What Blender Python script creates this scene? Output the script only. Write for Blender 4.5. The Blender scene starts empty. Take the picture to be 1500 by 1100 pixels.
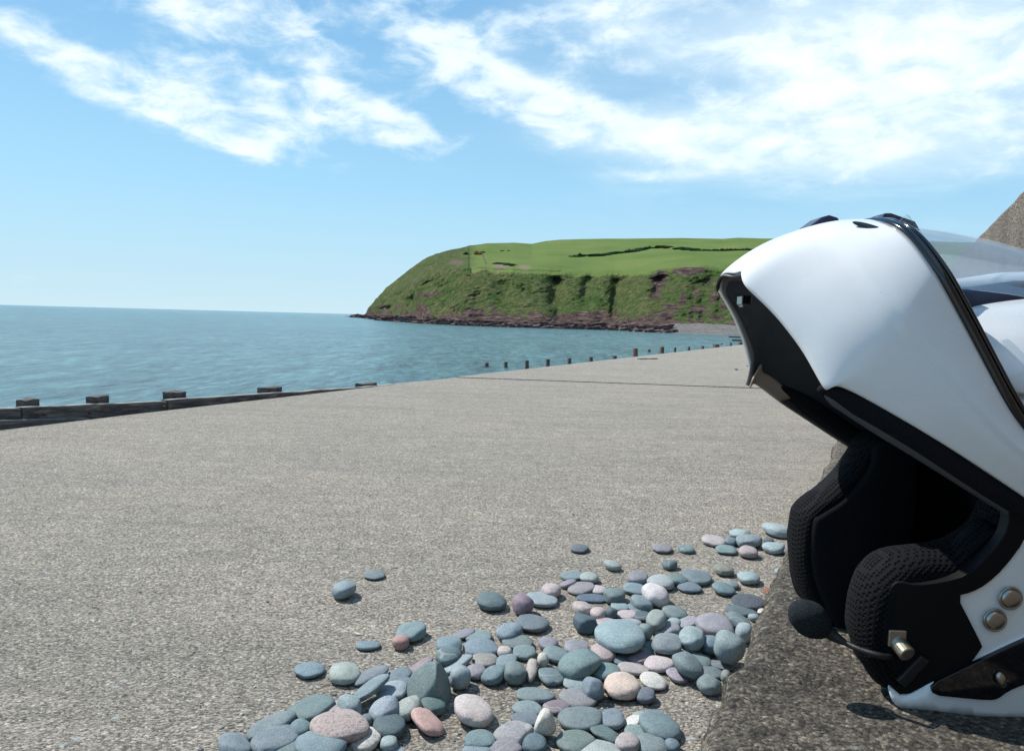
import bpy, bmesh, math, random
from mathutils import Vector, Matrix, noise
random.seed(7)
S = bpy.context.scene
COL = S.collection

# ------------------------------------------------------------------ camera
F = 1177.0                       # focal length in photo pixels (photo 1500 x 1100)
CAM = Vector((0, 0, 0.80))       # eye above the promenade slab (z = 0)
LEDGE_Z = 0.53
SEA_Z = -4.2
pitch, roll = math.radians(-4.08), math.radians(1.51)
Fw = Vector((0, math.cos(pitch), math.sin(pitch)))
Rx = Vector((1, 0, 0)); Up = Rx.cross(Fw)
R_ = Rx * math.cos(roll) + Up * math.sin(roll)
U_ = -Rx * math.sin(roll) + Up * math.cos(roll)
cam = bpy.data.cameras.new('camera'); co = bpy.data.objects.new('camera', cam); COL.objects.link(co)
m3 = Matrix((R_, U_, -Fw)).transposed()
co.matrix_world = Matrix.Translation(CAM) @ m3.to_4x4()
cam.sensor_width = 36; cam.lens = 36 * F / 1500; cam.clip_start = 0.02; cam.clip_end = 60000
S.camera = co

def ray(px, py): return (Fw + R_ * ((px - 750) / F) - U_ * ((py - 550) / F))
def on_z(px, py, z):
    d = ray(px, py); return CAM + d * ((z - CAM.z) / d.z)
def at_y(px, py, y):
    d = ray(px, py); return CAM + d * (y / d.y)

# ------------------------------------------------------------------ light
SUN = Vector((-0.52, 0.36, 0.78)).normalized()
elev = math.asin(SUN.z); azim = math.atan2(SUN.x, SUN.y)
sl = bpy.data.lights.new('sun', 'SUN'); so = bpy.data.objects.new('sun', sl); COL.objects.link(so)
sl.energy = 4.2; sl.angle = math.radians(0.53); sl.color = (1.0, 0.955, 0.89)
so.rotation_euler = SUN.to_track_quat('Z', 'Y').to_euler()
vs = S.view_settings
S.display_settings.display_device = 'sRGB'
vs.view_transform = 'Standard'; vs.look = 'None'; vs.gamma = 1; vs.use_curve_mapping = False; vs.exposure = 0.58

w = bpy.data.worlds.new("World"); S.world = w; w.use_nodes = True
nt = w.node_tree; nt.nodes.clear()
class NG:
    """tiny helper for node graphs"""
    def __init__(s, t): s.t = t
    def n(s, typ, ins=(), **kw):
        nd = s.t.nodes.new(typ)
        for k, v in kw.items(): setattr(nd, k, v)
        items = ins.items() if isinstance(ins, dict) else enumerate(ins)
        for k, v in items:
            if v is None: continue
            if isinstance(v, bpy.types.NodeSocket): s.t.links.new(v, nd.inputs[k])
            else: nd.inputs[k].default_value = v
        return nd
    def m(s, op, a, b=None, c=None, clamp=False):
        nd = s.n('ShaderNodeMath', (a, b, c), operation=op); nd.use_clamp = clamp
        return nd.outputs[0]
    def mr(s, v, a, b, c=0., d=1., smooth=True):
        nd = s.n('ShaderNodeMapRange', (v, a, b, c, d), interpolation_type='SMOOTHSTEP' if smooth else 'LINEAR')
        return nd.outputs[0]
    def noise(s, vec, scale, detail=4, rough=.5, dist=0., dim='3D'):
        nd = s.n('ShaderNodeTexNoise', {'Vector': vec, 'Scale': scale, 'Detail': detail, 'Roughness': rough, 'Distortion': dist}, noise_dimensions=dim)
        return nd.outputs[0]
    def mix(s, f, a, b, bt='MIX'):
        nd = s.n('ShaderNodeMix', data_type='RGBA', blend_type=bt)
        for i, v in ((0, f), (6, a), (7, b)):
            if isinstance(v, bpy.types.NodeSocket): s.t.links.new(v, nd.inputs[i])
            else: nd.inputs[i].default_value = (v if i == 0 else (tuple(v) + (1,))[:4])
        return nd.outputs[2]
    def ramp(s, v, stops):
        nd = s.n('ShaderNodeValToRGB', (v,)); e = nd.color_ramp.elements
        while len(e) < len(stops): e.new(.5)
        for el, (p, c) in zip(e, stops): el.position = p; el.color = (tuple(c) + (1,))[:4]
        return nd.outputs[0]
g = NG(nt)
sky = g.n('ShaderNodeTexSky', sky_type='NISHITA', sun_disc=False, sun_elevation=elev, sun_rotation=azim,
          altitude=0, air_density=1.0, dust_density=0.1, ozone_density=2.0)
tc = g.n('ShaderNodeTexCoord').outputs['Generated']
sx = g.n('ShaderNodeSeparateXYZ', (tc,)).outputs
az = g.m('ARCTAN2', sx[0], sx[1]); el = g.m('ARCSINE', sx[2])
def azel(px, py):
    d = ray(px, py).normalized(); return math.atan2(d.x, d.y), math.asin(d.z)
# cloud banks, each an elliptical weight on the sky dome (azimuth, elevation, half sizes, tilt)
BLOBS = [  # photo px centre, half length px, half width px, tilt deg (down to the right positive), weight
    (60, 75, 130, 26, 22, 1.0), (230, 140, 150, 32, 22, 1.0), (400, 160, 150, 55, 10, 1.05),
    (560, 170, 120, 34, 20, .9), (300, 20, 115, 42, -8, 1.0), (330, 190, 120, 14, 10, .75),
    (640, 60, 150, 60, 20, .95), (450, 75, 70, 35, 20, .55), (700, 110, 150, 30, 15, .8),
    (850, 175, 170, 32, 14, .95), (1000, 200, 190, 36, 0, .85), (1060, 50, 260, 70, 0, .85),
    (1300, 140, 280, 80, -6, .8), (1420, 60, 240, 100, 0, .6), (1350, 240, 220, 45, -4, .4), (1250, 220, 260, 25, -4, .45),
    (950, 258, 110, 9, 0, .45), (30, 410, 45, 12, 0, .62), (850, 15, 120, 35, 0, .6), (340, 215, 70, 10, 18, .5), (580, 205, 80, 12, -5, .5)]
tot = None
for (cx, cy, a, b, t, wt) in BLOBS:
    A, E = azel(cx, cy); t = math.radians(t); ca, sa = math.cos(t), math.sin(t)
    dx = g.m('SUBTRACT', az, A); dy = g.m('SUBTRACT', E, el)
    u = g.m('ADD', g.m('MULTIPLY', dx, ca * F / a), g.m('MULTIPLY', dy, sa * F / a))
    v = g.m('ADD', g.m('MULTIPLY', dx, -sa * F / b), g.m('MULTIPLY', dy, ca * F / b))
    r2 = g.m('ADD', g.m('MULTIPLY', u, u), g.m('MULTIPLY', v, v))
    e_ = g.m('MULTIPLY', g.m('POWER', 2.718, g.m('MULTIPLY', r2, -1.15)), wt)
    tot = e_ if tot is None else g.m('ADD', tot, e_)
# flat cloud layer coordinates for the structure of the clouds (and for the cover beyond the frame)
den = g.m('ADD', g.m('MAXIMUM', sx[2], 0.0), 0.12)
pv = g.n('ShaderNodeCombineXYZ', (g.m('DIVIDE', sx[0], den), g.m('DIVIDE', sx[1], den), 0.0)).outputs[0]
big = g.noise(pv, 0.55, 3, .5)
outside = g.m('MULTIPLY', g.mr(g.m('ABSOLUTE', az), .62, .85), g.mr(el, .10, .3))
above = g.mr(el, .43, .6)
outm = g.m('MAXIMUM', outside, above)
tot = g.m('ADD', g.m('MINIMUM', tot, 1.15), g.m('MULTIPLY', outm, g.mr(big, .45, .6, 0, .7)))
fine = g.noise(pv, 3.2, 9, .62, .35)
puff = g.noise(g.n('ShaderNodeCombineXYZ', (g.m('MULTIPLY', az, 1.0), g.m('MULTIPLY', el, 2.0), 3.0)).outputs[0], 14., 8, .6, .3)
n2 = g.m('SUBTRACT', g.m('ADD', g.m('MULTIPLY', fine, .9), g.m('MULTIPLY', puff, 1.7)), 1.32)
dens = g.m('ADD', g.m('MULTIPLY', tot, 1.0), g.m('MULTIPLY', n2, 1.7))
cov = g.m('MULTIPLY', g.m('MULTIPLY', g.mr(dens, .25, 1.35), g.mr(tot, .06, .5)), .92)
thick = g.mr(dens, .6, 1.7)
skyc = g.n('ShaderNodeHueSaturation', {'Color': sky.outputs[0], 'Saturation': 1.08, 'Value': 1.06, 'Hue': .487, 'Fac': 1.0}).outputs[0]
grad = g.ramp(g.m('DIVIDE', g.m('MAXIMUM', el, 0.), 1.571), [(0., (.46, .63, .71)), (.095, (.29, .54, .73)), (.25, (.165, .38, .64)), (.75, (.10, .26, .52))])
grad = g.n('ShaderNodeVectorMath', (grad, (10., 10., 10.)), operation='MULTIPLY').outputs[0]
skyc = g.mix(g.mr(el, .02, .22, .97, .72), skyc, grad)
veiln = g.noise(pv, 1.6, 7, .6, .5)
tv = g.m('ADD', tot, g.m('MULTIPLY', g.m('SUBTRACT', veiln, .5), 1.6))
veil = g.m('MULTIPLY', g.m('MULTIPLY', g.mr(tv, -.05, 1.1), g.mr(az, -.12, .22)), g.m('ADD', .42, g.m('MULTIPLY', fine, .5)))
cov = g.m('SUBTRACT', 1., g.m('MULTIPLY', g.m('SUBTRACT', 1., cov), g.m('SUBTRACT', 1., veil)))
cl = g.mix(thick, (6.3, 7.6, 8.4), (8.3, 8.9, 9.2))
allc = g.mix(g.m('MULTIPLY', cov, .93), skyc, cl)
bg = g.n('ShaderNodeBackground', (allc, 0.088))
g.n('ShaderNodeOutputWorld', (bg.outputs[0],))

# ------------------------------------------------------------------ helpers
def mat(name, col=(.5, .5, .5), rough=.6, metal=0., spec=.5, build=None, coat=0., trans=0., ior=1.45):
    m = bpy.data.materials.new(name); m.use_nodes = True
    t = m.node_tree; b = t.nodes['Principled BSDF']
    b.inputs['Base Color'].default_value = (*col, 1); b.inputs['Roughness'].default_value = rough
    b.inputs['Metallic'].default_value = metal; b.inputs['Specular IOR Level'].default_value = spec
    b.inputs['Coat Weight'].default_value = coat; b.inputs['Coat Roughness'].default_value = .06
    b.inputs['Transmission Weight'].default_value = trans; b.inputs['IOR'].default_value = ior
    if build:
        k = NG(t); pos = k.n('ShaderNodeTexCoord').outputs['Object']
        build(k, pos, b, lambda s, i: t.links.new(s, b.inputs[i]))
    return m
def bump(k, h, strength=.5, dist=.002, nrm=None):
    return k.n('ShaderNodeBump', {'Height': h, 'Strength': strength, 'Distance': dist, 'Normal': nrm}).outputs[0]
def mesh_obj(name, verts, faces, mt=None, parent=None, smooth=True, loc=None, mats=None, mi=None):
    me = bpy.data.meshes.new(name); me.from_pydata([tuple(v) for v in verts], [], faces)
    if smooth: me.polygons.foreach_set('use_smooth', [True] * len(me.polygons))
    for q in (mats or ([mt] if mt else [])): me.materials.append(q)
    if mi: me.polygons.foreach_set('material_index', mi)
    me.update()
    o = bpy.data.objects.new(name, me); COL.objects.link(o)
    if parent: o.parent = parent
    if loc is not None: o.location = loc
    return o
def bm_obj(name, bm, mt, parent=None, smooth=True, loc=None):
    me = bpy.data.meshes.new(name); bmesh.ops.recalc_face_normals(bm, faces=bm.faces); bm.to_mesh(me); bm.free()
    if smooth: me.polygons.foreach_set('use_smooth', [True] * len(me.polygons))
    me.materials.append(mt); me.update()
    o = bpy.data.objects.new(name, me); COL.objects.link(o)
    if parent: o.parent = parent
    if loc is not None: o.location = loc
    return o
def tag(o, label=None, cat=None, group=None, kind=None):
    if label: o['label'] = label
    if cat: o['category'] = cat
    if group: o['group'] = group
    if kind: o['kind'] = kind
    return o
def empty(name, loc):
    o = bpy.data.objects.new(name, None); COL.objects.link(o); o.location = loc; o.empty_display_size = .1; return o
def lerp(a, b, t): return a + (b - a) * t
def interp(tab, x):
    if x <= tab[0][0]: return tab[0][1]
    for (x0, y0), (x1, y1) in zip(tab, tab[1:]):
        if x <= x1: return y0 + (y1 - y0) * (x - x0) / (x1 - x0)
    return tab[-1][1]
def sstep(a, b, x):
    t = max(0, min(1, (x - a) / (b - a))); return t * t * (3 - 2 * t)
def nz(x, y=0, z=0): return noise.noise(Vector((x, y, z)))

# ------------------------------------------------------------------ materials
def slab_b(k, pos, b, L):
    st = k.n('ShaderNodeMapping', {'Vector': pos, 'Scale': (1.0, 1.5, 1), 'Rotation': (0, 0, .45)}).outputs[0]
    wp = k.n('ShaderNodeTexNoise', {'Vector': st, 'Scale': 30., 'Detail': 2.}).outputs['Color']
    st2 = k.n('ShaderNodeVectorMath', (st, k.n('ShaderNodeVectorMath', (wp, (.02, .02, .02)), operation='MULTIPLY').outputs[0]), operation='ADD').outputs[0]
    vo = k.n('ShaderNodeTexVoronoi', {'Vector': st2, 'Scale': 130., 'Randomness': 1.})
    vo2 = k.n('ShaderNodeTexVoronoi', {'Vector': st2, 'Scale': 42., 'Randomness': 1.})
    cell = k.n('ShaderNodeSeparateColor', (vo.outputs['Color'],)).outputs[0]
    cell2 = k.n('ShaderNodeSeparateColor', (vo2.outputs['Color'],)).outputs
    n1 = k.noise(st2, 120., 6, .7); n2 = k.noise(pos, 4., 5, .6); n3 = k.noise(pos, .55, 4, .6); n4 = k.noise(pos, 14., 4, .6)
    base = k.ramp(n1, [(.34, (.075, .073, .068)), (.46, (.235, .23, .215)), (.56, (.36, .352, .332)), (.68, (.62, .61, .585))])
    cc = k.ramp(cell, [(0., (.55, .55, .55)), (.55, (1., 1., 1.)), (.92, (1.12, 1.12, 1.1)), (1., (1.5, 1.5, 1.46))])
    base = k.mix(1., base, cc, 'MULTIPLY')
    base = k.mix(1., base, k.ramp(n2, [(.3, (.93, .93, .94)), (.7, (1.05, 1.05, 1.03))]), 'MULTIPLY')
    base = k.mix(1., base, k.ramp(n3, [(.32, (.94, .95, .96)), (.68, (1.04, 1.03, 1.01))]), 'MULTIPLY')
    base = k.mix(1., base, k.ramp(n4, [(.3, (.86, .86, .86)), (.7, (1.1, 1.1, 1.1))]), 'MULTIPLY')
    br = k.noise(k.n('ShaderNodeMapping', {'Vector': pos, 'Scale': (1.6, 12., 1), 'Rotation': (0, 0, .30)}).outputs[0], 1.6, 5, .6, .3)
    base = k.mix(1., base, k.ramp(br, [(.3, (.92, .92, .92)), (.5, (1, 1, 1)), (.7, (1.06, 1.06, 1.06))]), 'MULTIPLY')
    br2 = k.noise(k.n('ShaderNodeMapping', {'Vector': pos, 'Scale': (.7, 3.5, 1), 'Rotation': (0, 0, .34)}).outputs[0], 1., 5, .65, .5)
    base = k.mix(1., base, k.ramp(br2, [(.3, (.88, .89, .9)), (.5, (1, 1, 1)), (.7, (1.08, 1.07, 1.06))]), 'MULTIPLY')
    base = k.mix(1., base, (1.11, 1.035, .945), 'MULTIPLY')
    # scattered pale grey-green chips set in the concrete
    chip = k.m('MULTIPLY', k.m('GREATER_THAN', cell2[0], .965), k.mr(vo2.outputs['Distance'], .30, .42, 1, 0))
    base = k.mix(k.m('MULTIPLY', chip, .75), base, (.40, .45, .44))
    L(base, 'Base Color')
    h = k.m('ADD', k.m('MULTIPLY', n1, 1.0), k.m('MULTIPLY', k.m('SUBTRACT', 1., vo.outputs['Distance']), .5))
    h = k.m('ADD', k.m('ADD', h, k.m('MULTIPLY', k.noise(st2, 48., 3, .6), .9)), k.m('MULTIPLY', br, .8))
    L(bump(k, h, 1.0, .008), 'Normal')
M_slab = mat('promenade_concrete', rough=.93, spec=.2, build=slab_b)
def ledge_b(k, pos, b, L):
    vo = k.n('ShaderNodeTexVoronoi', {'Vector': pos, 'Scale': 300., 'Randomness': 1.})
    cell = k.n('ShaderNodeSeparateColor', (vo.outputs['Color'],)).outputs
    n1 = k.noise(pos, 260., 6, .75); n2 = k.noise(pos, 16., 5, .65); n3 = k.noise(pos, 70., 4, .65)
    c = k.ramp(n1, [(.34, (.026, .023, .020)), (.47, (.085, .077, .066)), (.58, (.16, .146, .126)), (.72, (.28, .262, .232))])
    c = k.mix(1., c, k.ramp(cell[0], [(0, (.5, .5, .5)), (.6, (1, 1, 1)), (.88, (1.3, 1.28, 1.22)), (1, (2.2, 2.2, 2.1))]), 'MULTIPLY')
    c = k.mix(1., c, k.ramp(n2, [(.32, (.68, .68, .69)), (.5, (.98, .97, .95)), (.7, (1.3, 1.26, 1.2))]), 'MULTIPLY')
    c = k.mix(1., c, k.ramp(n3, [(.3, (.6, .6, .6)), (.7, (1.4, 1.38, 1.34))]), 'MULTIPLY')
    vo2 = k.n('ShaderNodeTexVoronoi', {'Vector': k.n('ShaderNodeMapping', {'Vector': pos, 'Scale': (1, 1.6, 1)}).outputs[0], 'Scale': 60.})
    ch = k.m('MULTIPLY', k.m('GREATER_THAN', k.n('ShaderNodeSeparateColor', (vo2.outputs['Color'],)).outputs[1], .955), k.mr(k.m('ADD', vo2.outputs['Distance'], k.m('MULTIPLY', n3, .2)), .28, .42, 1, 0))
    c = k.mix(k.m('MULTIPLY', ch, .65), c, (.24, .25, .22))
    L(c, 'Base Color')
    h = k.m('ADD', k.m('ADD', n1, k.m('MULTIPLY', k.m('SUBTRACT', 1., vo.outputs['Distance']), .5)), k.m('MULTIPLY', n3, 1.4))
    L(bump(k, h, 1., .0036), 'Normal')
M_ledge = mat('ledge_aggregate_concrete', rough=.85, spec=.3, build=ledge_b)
def wall_b(k, pos, b, L):
    n1 = k.noise(pos, 55., 6, .75); n2 = k.noise(pos, 2.5, 4, .6)
    vo = k.n('ShaderNodeTexVoronoi', {'Vector': pos, 'Scale': 60.})
    c = k.ramp(n1, [(.36, (.05, .043, .036)), (.5, (.16, .14, .118)), (.64, (.33, .30, .26))])
    c = k.mix(1., c, k.ramp(n2, [(.3, (.8, .8, .8)), (.7, (1.2, 1.18, 1.15))]), 'MULTIPLY')
    L(c, 'Base Color'); L(bump(k, k.m('ADD', n1, vo.outputs['Distance']), 1., .012), 'Normal')
M_wall = mat('sea_wall_concrete', rough=.9, spec=.2, build=wall_b)
def stone_b(k, pos, b, L):
    oi = k.n('ShaderNodeObjectInfo')
    off = k.n('ShaderNodeVectorMath', (pos, k.n('ShaderNodeCombineXYZ', (k.m('MULTIPLY', oi.outputs['Random'], 30.), 0., 0.)).outputs[0]), operation='ADD').outputs[0]
    n1 = k.noise(off, 420., 4, .7); n2 = k.noise(off, 26., 4, .6); n3 = k.noise(off, 90., 4, .65)
    c = k.mix(1., oi.outputs['Color'], k.ramp(n1, [(.33, (.62, .63, .64)), (.5, (1, 1, 1)), (.68, (1.5, 1.48, 1.45))]), 'MULTIPLY')
    c = k.mix(1., c, k.ramp(n2, [(.3, (.84, .87, .9)), (.7, (1.14, 1.11, 1.08))]), 'MULTIPLY')
    c = k.mix(1., c, k.ramp(n3, [(.3, (.9, .9, .9)), (.66, (1.08, 1.08, 1.08)), (.74, (1.3, 1.3, 1.28))]), 'MULTIPLY')
    # thin mineral vein through some stones
    wv = k.m('ABSOLUTE', k.m('SUBTRACT', k.noise(off, 9., 2, .5), .5))
    vein = k.m('MULTIPLY', k.mr(wv, .004, .009, 1, 0), k.m('GREATER_THAN', oi.outputs['Random'], .88))
    c = k.mix(k.m('MULTIPLY', vein, .22), c, (.55, .55, .52))
    L(c, 'Base Color')
    L(bump(k, k.m('ADD', n1, k.m('MULTIPLY', n3, 1.5)), .5, .0011), 'Normal')
M_stone = mat('sea_worn_stone', rough=.72, spec=.35, build=stone_b)
def rough_b(k, pos, b, L):
    oi = k.n('ShaderNodeObjectInfo')
    n1 = k.noise(pos, 130., 5, .7); n2 = k.noise(pos, 300., 3, .7)
    c = k.mix(1., oi.outputs['Color'], k.ramp(n1, [(.30, (.35, .38, .36)), (.45, (.95, .95, .95)), (.7, (1.25, 1.25, 1.22))]), 'MULTIPLY')
    L(c, 'Base Color'); L(bump(k, k.m('ADD', n1, n2), .9, .003), 'Normal')
M_rough = mat('pitted_stone', rough=.85, spec=.25, build=rough_b)
def wood_b(k, pos, b, L):
    st = k.n('ShaderNodeMapping', {'Vector': pos, 'Scale': (2., 22., 22.)}).outputs[0]
    n1 = k.noise(st, 2.2, 6, .7, .6); n2 = k.noise(pos, 3., 4, .6); n3 = k.noise(pos, 60., 3, .6)
    c = k.ramp(n1, [(.3, (.028, .027, .028)), (.5, (.095, .088, .084)), (.72, (.25, .225, .205))])
    c = k.mix(1., c, k.ramp(n2, [(.35, (.7, .7, .75)), (.7, (1.35, 1.3, 1.2))]), 'MULTIPLY')
    L(c, 'Base Color'); L(bump(k, k.m('ADD', n1, k.m('MULTIPLY', n3, .3)), .9, .012), 'Normal')
M_wood = mat('weathered_tarred_timber', rough=.85, spec=.25, build=wood_b)
def wood2_b(k, pos, b, L):
    n1 = k.noise(k.n('ShaderNodeMapping', {'Vector': pos, 'Scale': (12., 12., 1.)}).outputs[0], 2., 5, .7); 
    L(k.ramp(n1, [(.3, (.06, .045, .035)), (.7, (.22, .17, .13))]), 'Base Color'); L(bump(k, n1, .8, .02), 'Normal')
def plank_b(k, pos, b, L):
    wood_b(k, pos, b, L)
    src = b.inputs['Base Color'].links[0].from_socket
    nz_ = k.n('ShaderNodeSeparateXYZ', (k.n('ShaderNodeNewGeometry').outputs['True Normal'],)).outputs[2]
    L(k.mix(k.mr(nz_, .75, .9), src, (.34, .32, .29)), 'Base Color')      # upward faces painted paler to show sunlight on the weathered tops
M_plank = mat('sunlit_top_plank', rough=.85, spec=.25, build=plank_b)
M_wood2 = mat('bleached_timber', rough=.85, spec=.2, build=wood2_b)
M_rust = mat('rusty_iron', (.09, .035, .02), .8, .3)
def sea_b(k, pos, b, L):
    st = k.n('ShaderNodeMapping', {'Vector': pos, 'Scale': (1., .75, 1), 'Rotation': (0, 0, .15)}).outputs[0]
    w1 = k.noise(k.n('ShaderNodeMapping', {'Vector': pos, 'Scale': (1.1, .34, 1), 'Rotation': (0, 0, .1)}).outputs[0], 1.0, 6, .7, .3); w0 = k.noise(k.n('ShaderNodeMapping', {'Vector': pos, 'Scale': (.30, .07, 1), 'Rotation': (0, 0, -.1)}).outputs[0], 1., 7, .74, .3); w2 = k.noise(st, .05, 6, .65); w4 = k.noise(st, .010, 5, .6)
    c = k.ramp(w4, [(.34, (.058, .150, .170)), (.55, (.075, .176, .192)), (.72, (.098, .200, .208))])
    c = k.mix(1., c, k.ramp(k.m('ADD', k.m('ADD', k.m('MULTIPLY', w1, .5), k.m('MULTIPLY', w0, .4)), k.m('MULTIPLY', w2, .1)), [(.41, (.16, .25, .31)), (.47, (.68, .73, .76)), (.52, (1.06, 1.05, 1.03)), (.60, (1.9, 1.75, 1.65))]), 'MULTIPLY')  # light and dark sides of the ripples painted into the water colour
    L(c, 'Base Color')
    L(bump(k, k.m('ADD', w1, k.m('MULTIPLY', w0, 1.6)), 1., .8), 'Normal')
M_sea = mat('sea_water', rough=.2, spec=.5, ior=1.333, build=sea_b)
def shingle_b(k, pos, b, L):
    vo = k.n('ShaderNodeTexVoronoi', {'Vector': pos, 'Scale': 9.}); n2 = k.noise(pos, .4, 4, .6); n1 = k.noise(pos, 3., 5, .7)
    c = k.ramp(n1, [(.3, (.10, .09, .085)), (.5, (.22, .20, .185)), (.7, (.40, .37, .35))])
    c = k.mix(1., c, k.ramp(n2, [(.3, (.8, .78, .76)), (.7, (1.1, 1.08, 1.06))]), 'MULTIPLY')
    L(c, 'Base Color'); L(bump(k, k.m('ADD', vo.outputs['Distance'], n1), .8, .06), 'Normal')
M_shingle = mat('shingle', rough=.9, spec=.2, build=shingle_b)
def hill_b(k, pos, b, L):
    at = k.n('ShaderNodeAttribute', attribute_name='Cover').outputs['Color']
    sp = k.n('ShaderNodeSeparateColor', (at,)).outputs       # r: rock, g: scrub, b: bare earth; field where all are 0
    n1 = k.noise(pos, .26, 6, .75); n2 = k.noise(pos, 1.1, 5, .75); n3 = k.noise(pos, .018, 4, .6); n4 = k.noise(pos, .05, 5, .6)
    field = k.ramp(n3, [(.3, (.078, .120, .030)), (.5, (.098, .146, .038)), (.7, (.130, .165, .050))])
    field = k.mix(1., field, k.ramp(n2, [(.3, (.85, .86, .85)), (.7, (1.12, 1.1, 1.1))]), 'MULTIPLY')
    scrub = k.ramp(n1, [(.30, (.022, .040, .014)), (.44, (.062, .098, .030)), (.55, (.115, .14, .055)), (.68, (.21, .19, .115))])
    scrub = k.mix(1., scrub, k.ramp(n4, [(.32, (.68, .95, .6)), (.5, (1., 1., .95)), (.7, (1.4, 1.08, 1.15))]), 'MULTIPLY')
    scrub = k.mix(1., scrub, k.ramp(n2, [(.34, (.42, .45, .42)), (.5, (1, 1, 1)), (.66, (1.6, 1.55, 1.5))]), 'MULTIPLY')
    strata = k.noise(k.n('ShaderNodeMapping', {'Vector': pos, 'Scale': (.35, .35, 1.6), 'Rotation': (.12, .16, 0)}).outputs[0], .6, 6, .7)
    rock = k.ramp(strata, [(.32, (.022, .016, .016)), (.47, (.085, .056, .050)), (.58, (.17, .115, .10)), (.72, (.36, .28, .25))])
    earth = k.ramp(n2, [(.3, (.11, .085, .06)), (.7, (.26, .205, .16))])
    c = k.mix(sp[1], field, scrub)
    edge = k.m('SUBTRACT', k.noise(pos, .25, 6, .7), .5)
    c = k.mix(k.mr(k.m('ADD', sp[2], k.m('MULTIPLY', edge, 1.6)), .42, .85), c, earth)
    c = k.mix(k.mr(k.m('ADD', sp[0], k.m('MULTIPLY', edge, 1.3)), .42, .60), c, rock)
    L(c, 'Base Color')
    amt = k.m('ADD', k.m('MULTIPLY', sp[1], 1.0), sp[0])
    h = k.m('MULTIPLY', k.m('ADD', k.m('MULTIPLY', n1, 2.2), k.m('MULTIPLY', n2, 1.)), k.m('MINIMUM', k.m('ADD', amt, .12), 1.))
    L(bump(k, h, 1., 1.7), 'Normal')
M_hill = mat('headland_cover', rough=.95, spec=.08, build=hill_b)
M_hedge = mat('dark_hedge', (.02, .04, .014), .95, spec=.1)
M_gorse = mat('dry_gorse', (.20, .12, .045), .95, spec=.1)
def white_b(k, pos, b, L):
    n = k.noise(pos, 900., 2, .5); d = k.noise(pos, 22., 5, .65); sp = k.noise(pos, 500., 2, .5)
    c = k.ramp(d, [(.3, (.80, .81, .81)), (.6, (.84, .85, .85))])
    c = k.mix(k.m('MULTIPLY', k.mr(sp, .74, .78), .35), c, (.35, .33, .30))
    L(c, 'Base Color')
    sc = k.m('ABSOLUTE', k.m('SUBTRACT', k.noise(k.n('ShaderNodeMapping', {'Vector': pos, 'Scale': (1, 1, 6), 'Rotation': (.3, .6, 0)}).outputs[0], 25., 2, .5, .2), .5))
    rr = k.m('ADD', k.mr(d, .3, .7, .10, .22), k.m('MULTIPLY', k.mr(sc, .002, .006, 1, 0), .12)); L(rr, 'Roughness'); L(rr, 'Coat Roughness')
    L(bump(k, n, .05, .0004), 'Normal')
M_white = mat('white_gloss_paint', rough=.2, coat=.8, build=white_b)
M_black = mat('black_gloss_plastic', (.006, .006, .008), .12, coat=.6)
def sat_b(k, pos, b, L):
    n = k.noise(pos, 1400., 2, .6); L(bump(k, n, .25, .0005), 'Normal'); L(k.mr(k.noise(pos, 60., 3), .3, .7, .38, .6), 'Roughness')
M_satin = mat('black_satin_plastic', (.010, .010, .012), .45, build=sat_b)
M_grey = mat('charcoal_inner_plastic', (.060, .063, .068), .6, build=sat_b)
def mesh_b(k, pos, b, L):
    r = k.n('ShaderNodeMapping', {'Vector': pos, 'Rotation': (0, .785, 0), 'Scale': (1, .75, 1)}).outputs[0]
    vo = k.n('ShaderNodeTexVoronoi', {'Vector': r, 'Scale': 320., 'Randomness': .04}, feature='F1')
    hole = k.mr(vo.outputs['Distance'], .24, .5, 0, 1)
    L(k.mix(hole, (.0003, .0003, .0004), (.0055, .006, .0078)), 'Base Color'); L(bump(k, hole, 1., .0016), 'Normal')
    b.inputs['Specular IOR Level'].default_value = .14
M_mesh = mat('black_spacer_mesh', rough=.8, spec=.25, build=mesh_b)
def fab_b(k, pos, b, L):
    n = k.noise(pos, 900., 3, .7); L(k.ramp(n, [(.3, (.006, .006, .008)), (.7, (.014, .014, .017))]), 'Base Color'); L(bump(k, n, .5, .0006), 'Normal')
M_fab = mat('black_brushed_lining', rough=.9, spec=.12, build=fab_b)
def foam_b(k, pos, b, L):
    n = k.noise(pos, 1300., 3, .7); L(k.ramp(n, [(.35, (.006, .008, .009)), (.7, (.05, .062, .068))]), 'Base Color'); L(bump(k, n, 1., .0015), 'Normal')
M_foam = mat('black_open_foam', rough=.95, spec=.1, build=foam_b)
M_tan = mat('tan_lining', (.38, .29, .23), .75)
M_steel = mat('brushed_steel', (.42, .39, .35), .3, 1.)
M_pin = mat('dull_brass_pin', (.40, .36, .28), .35, .9)
def vis_b(k, pos, b, L):
    pass
M_visor = bpy.data.materials.new('clear_polycarbonate'); M_visor.use_nodes = True
_t = M_visor.node_tree; _t.nodes.clear(); k = NG(_t)
_fr = k.n('ShaderNodeFresnel', (1.55,)).outputs[0]
_tr = k.n('ShaderNodeBsdfTransparent', ((.95, .97, .98, 1),)).outputs[0]
_gl = k.n('ShaderNodeBsdfGlossy', {'Color': (1, 1, 1, 1), 'Roughness': .04}).outputs[0]
_df = k.n('ShaderNodeBsdfDiffuse', ((.8, .85, .9, 1),)).outputs[0]
_a = k.n('ShaderNodeMixShader', (.055, _tr, _df)).outputs[0]
_b = k.n('ShaderNodeMixShader', (k.m('MULTIPLY', _fr, .3), _a, _gl)).outputs[0]
k.n('ShaderNodeOutputMaterial', (_b,))
M_smoke = mat('smoked_plastic', (.08, .10, .16), .1, trans=.5)

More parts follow.
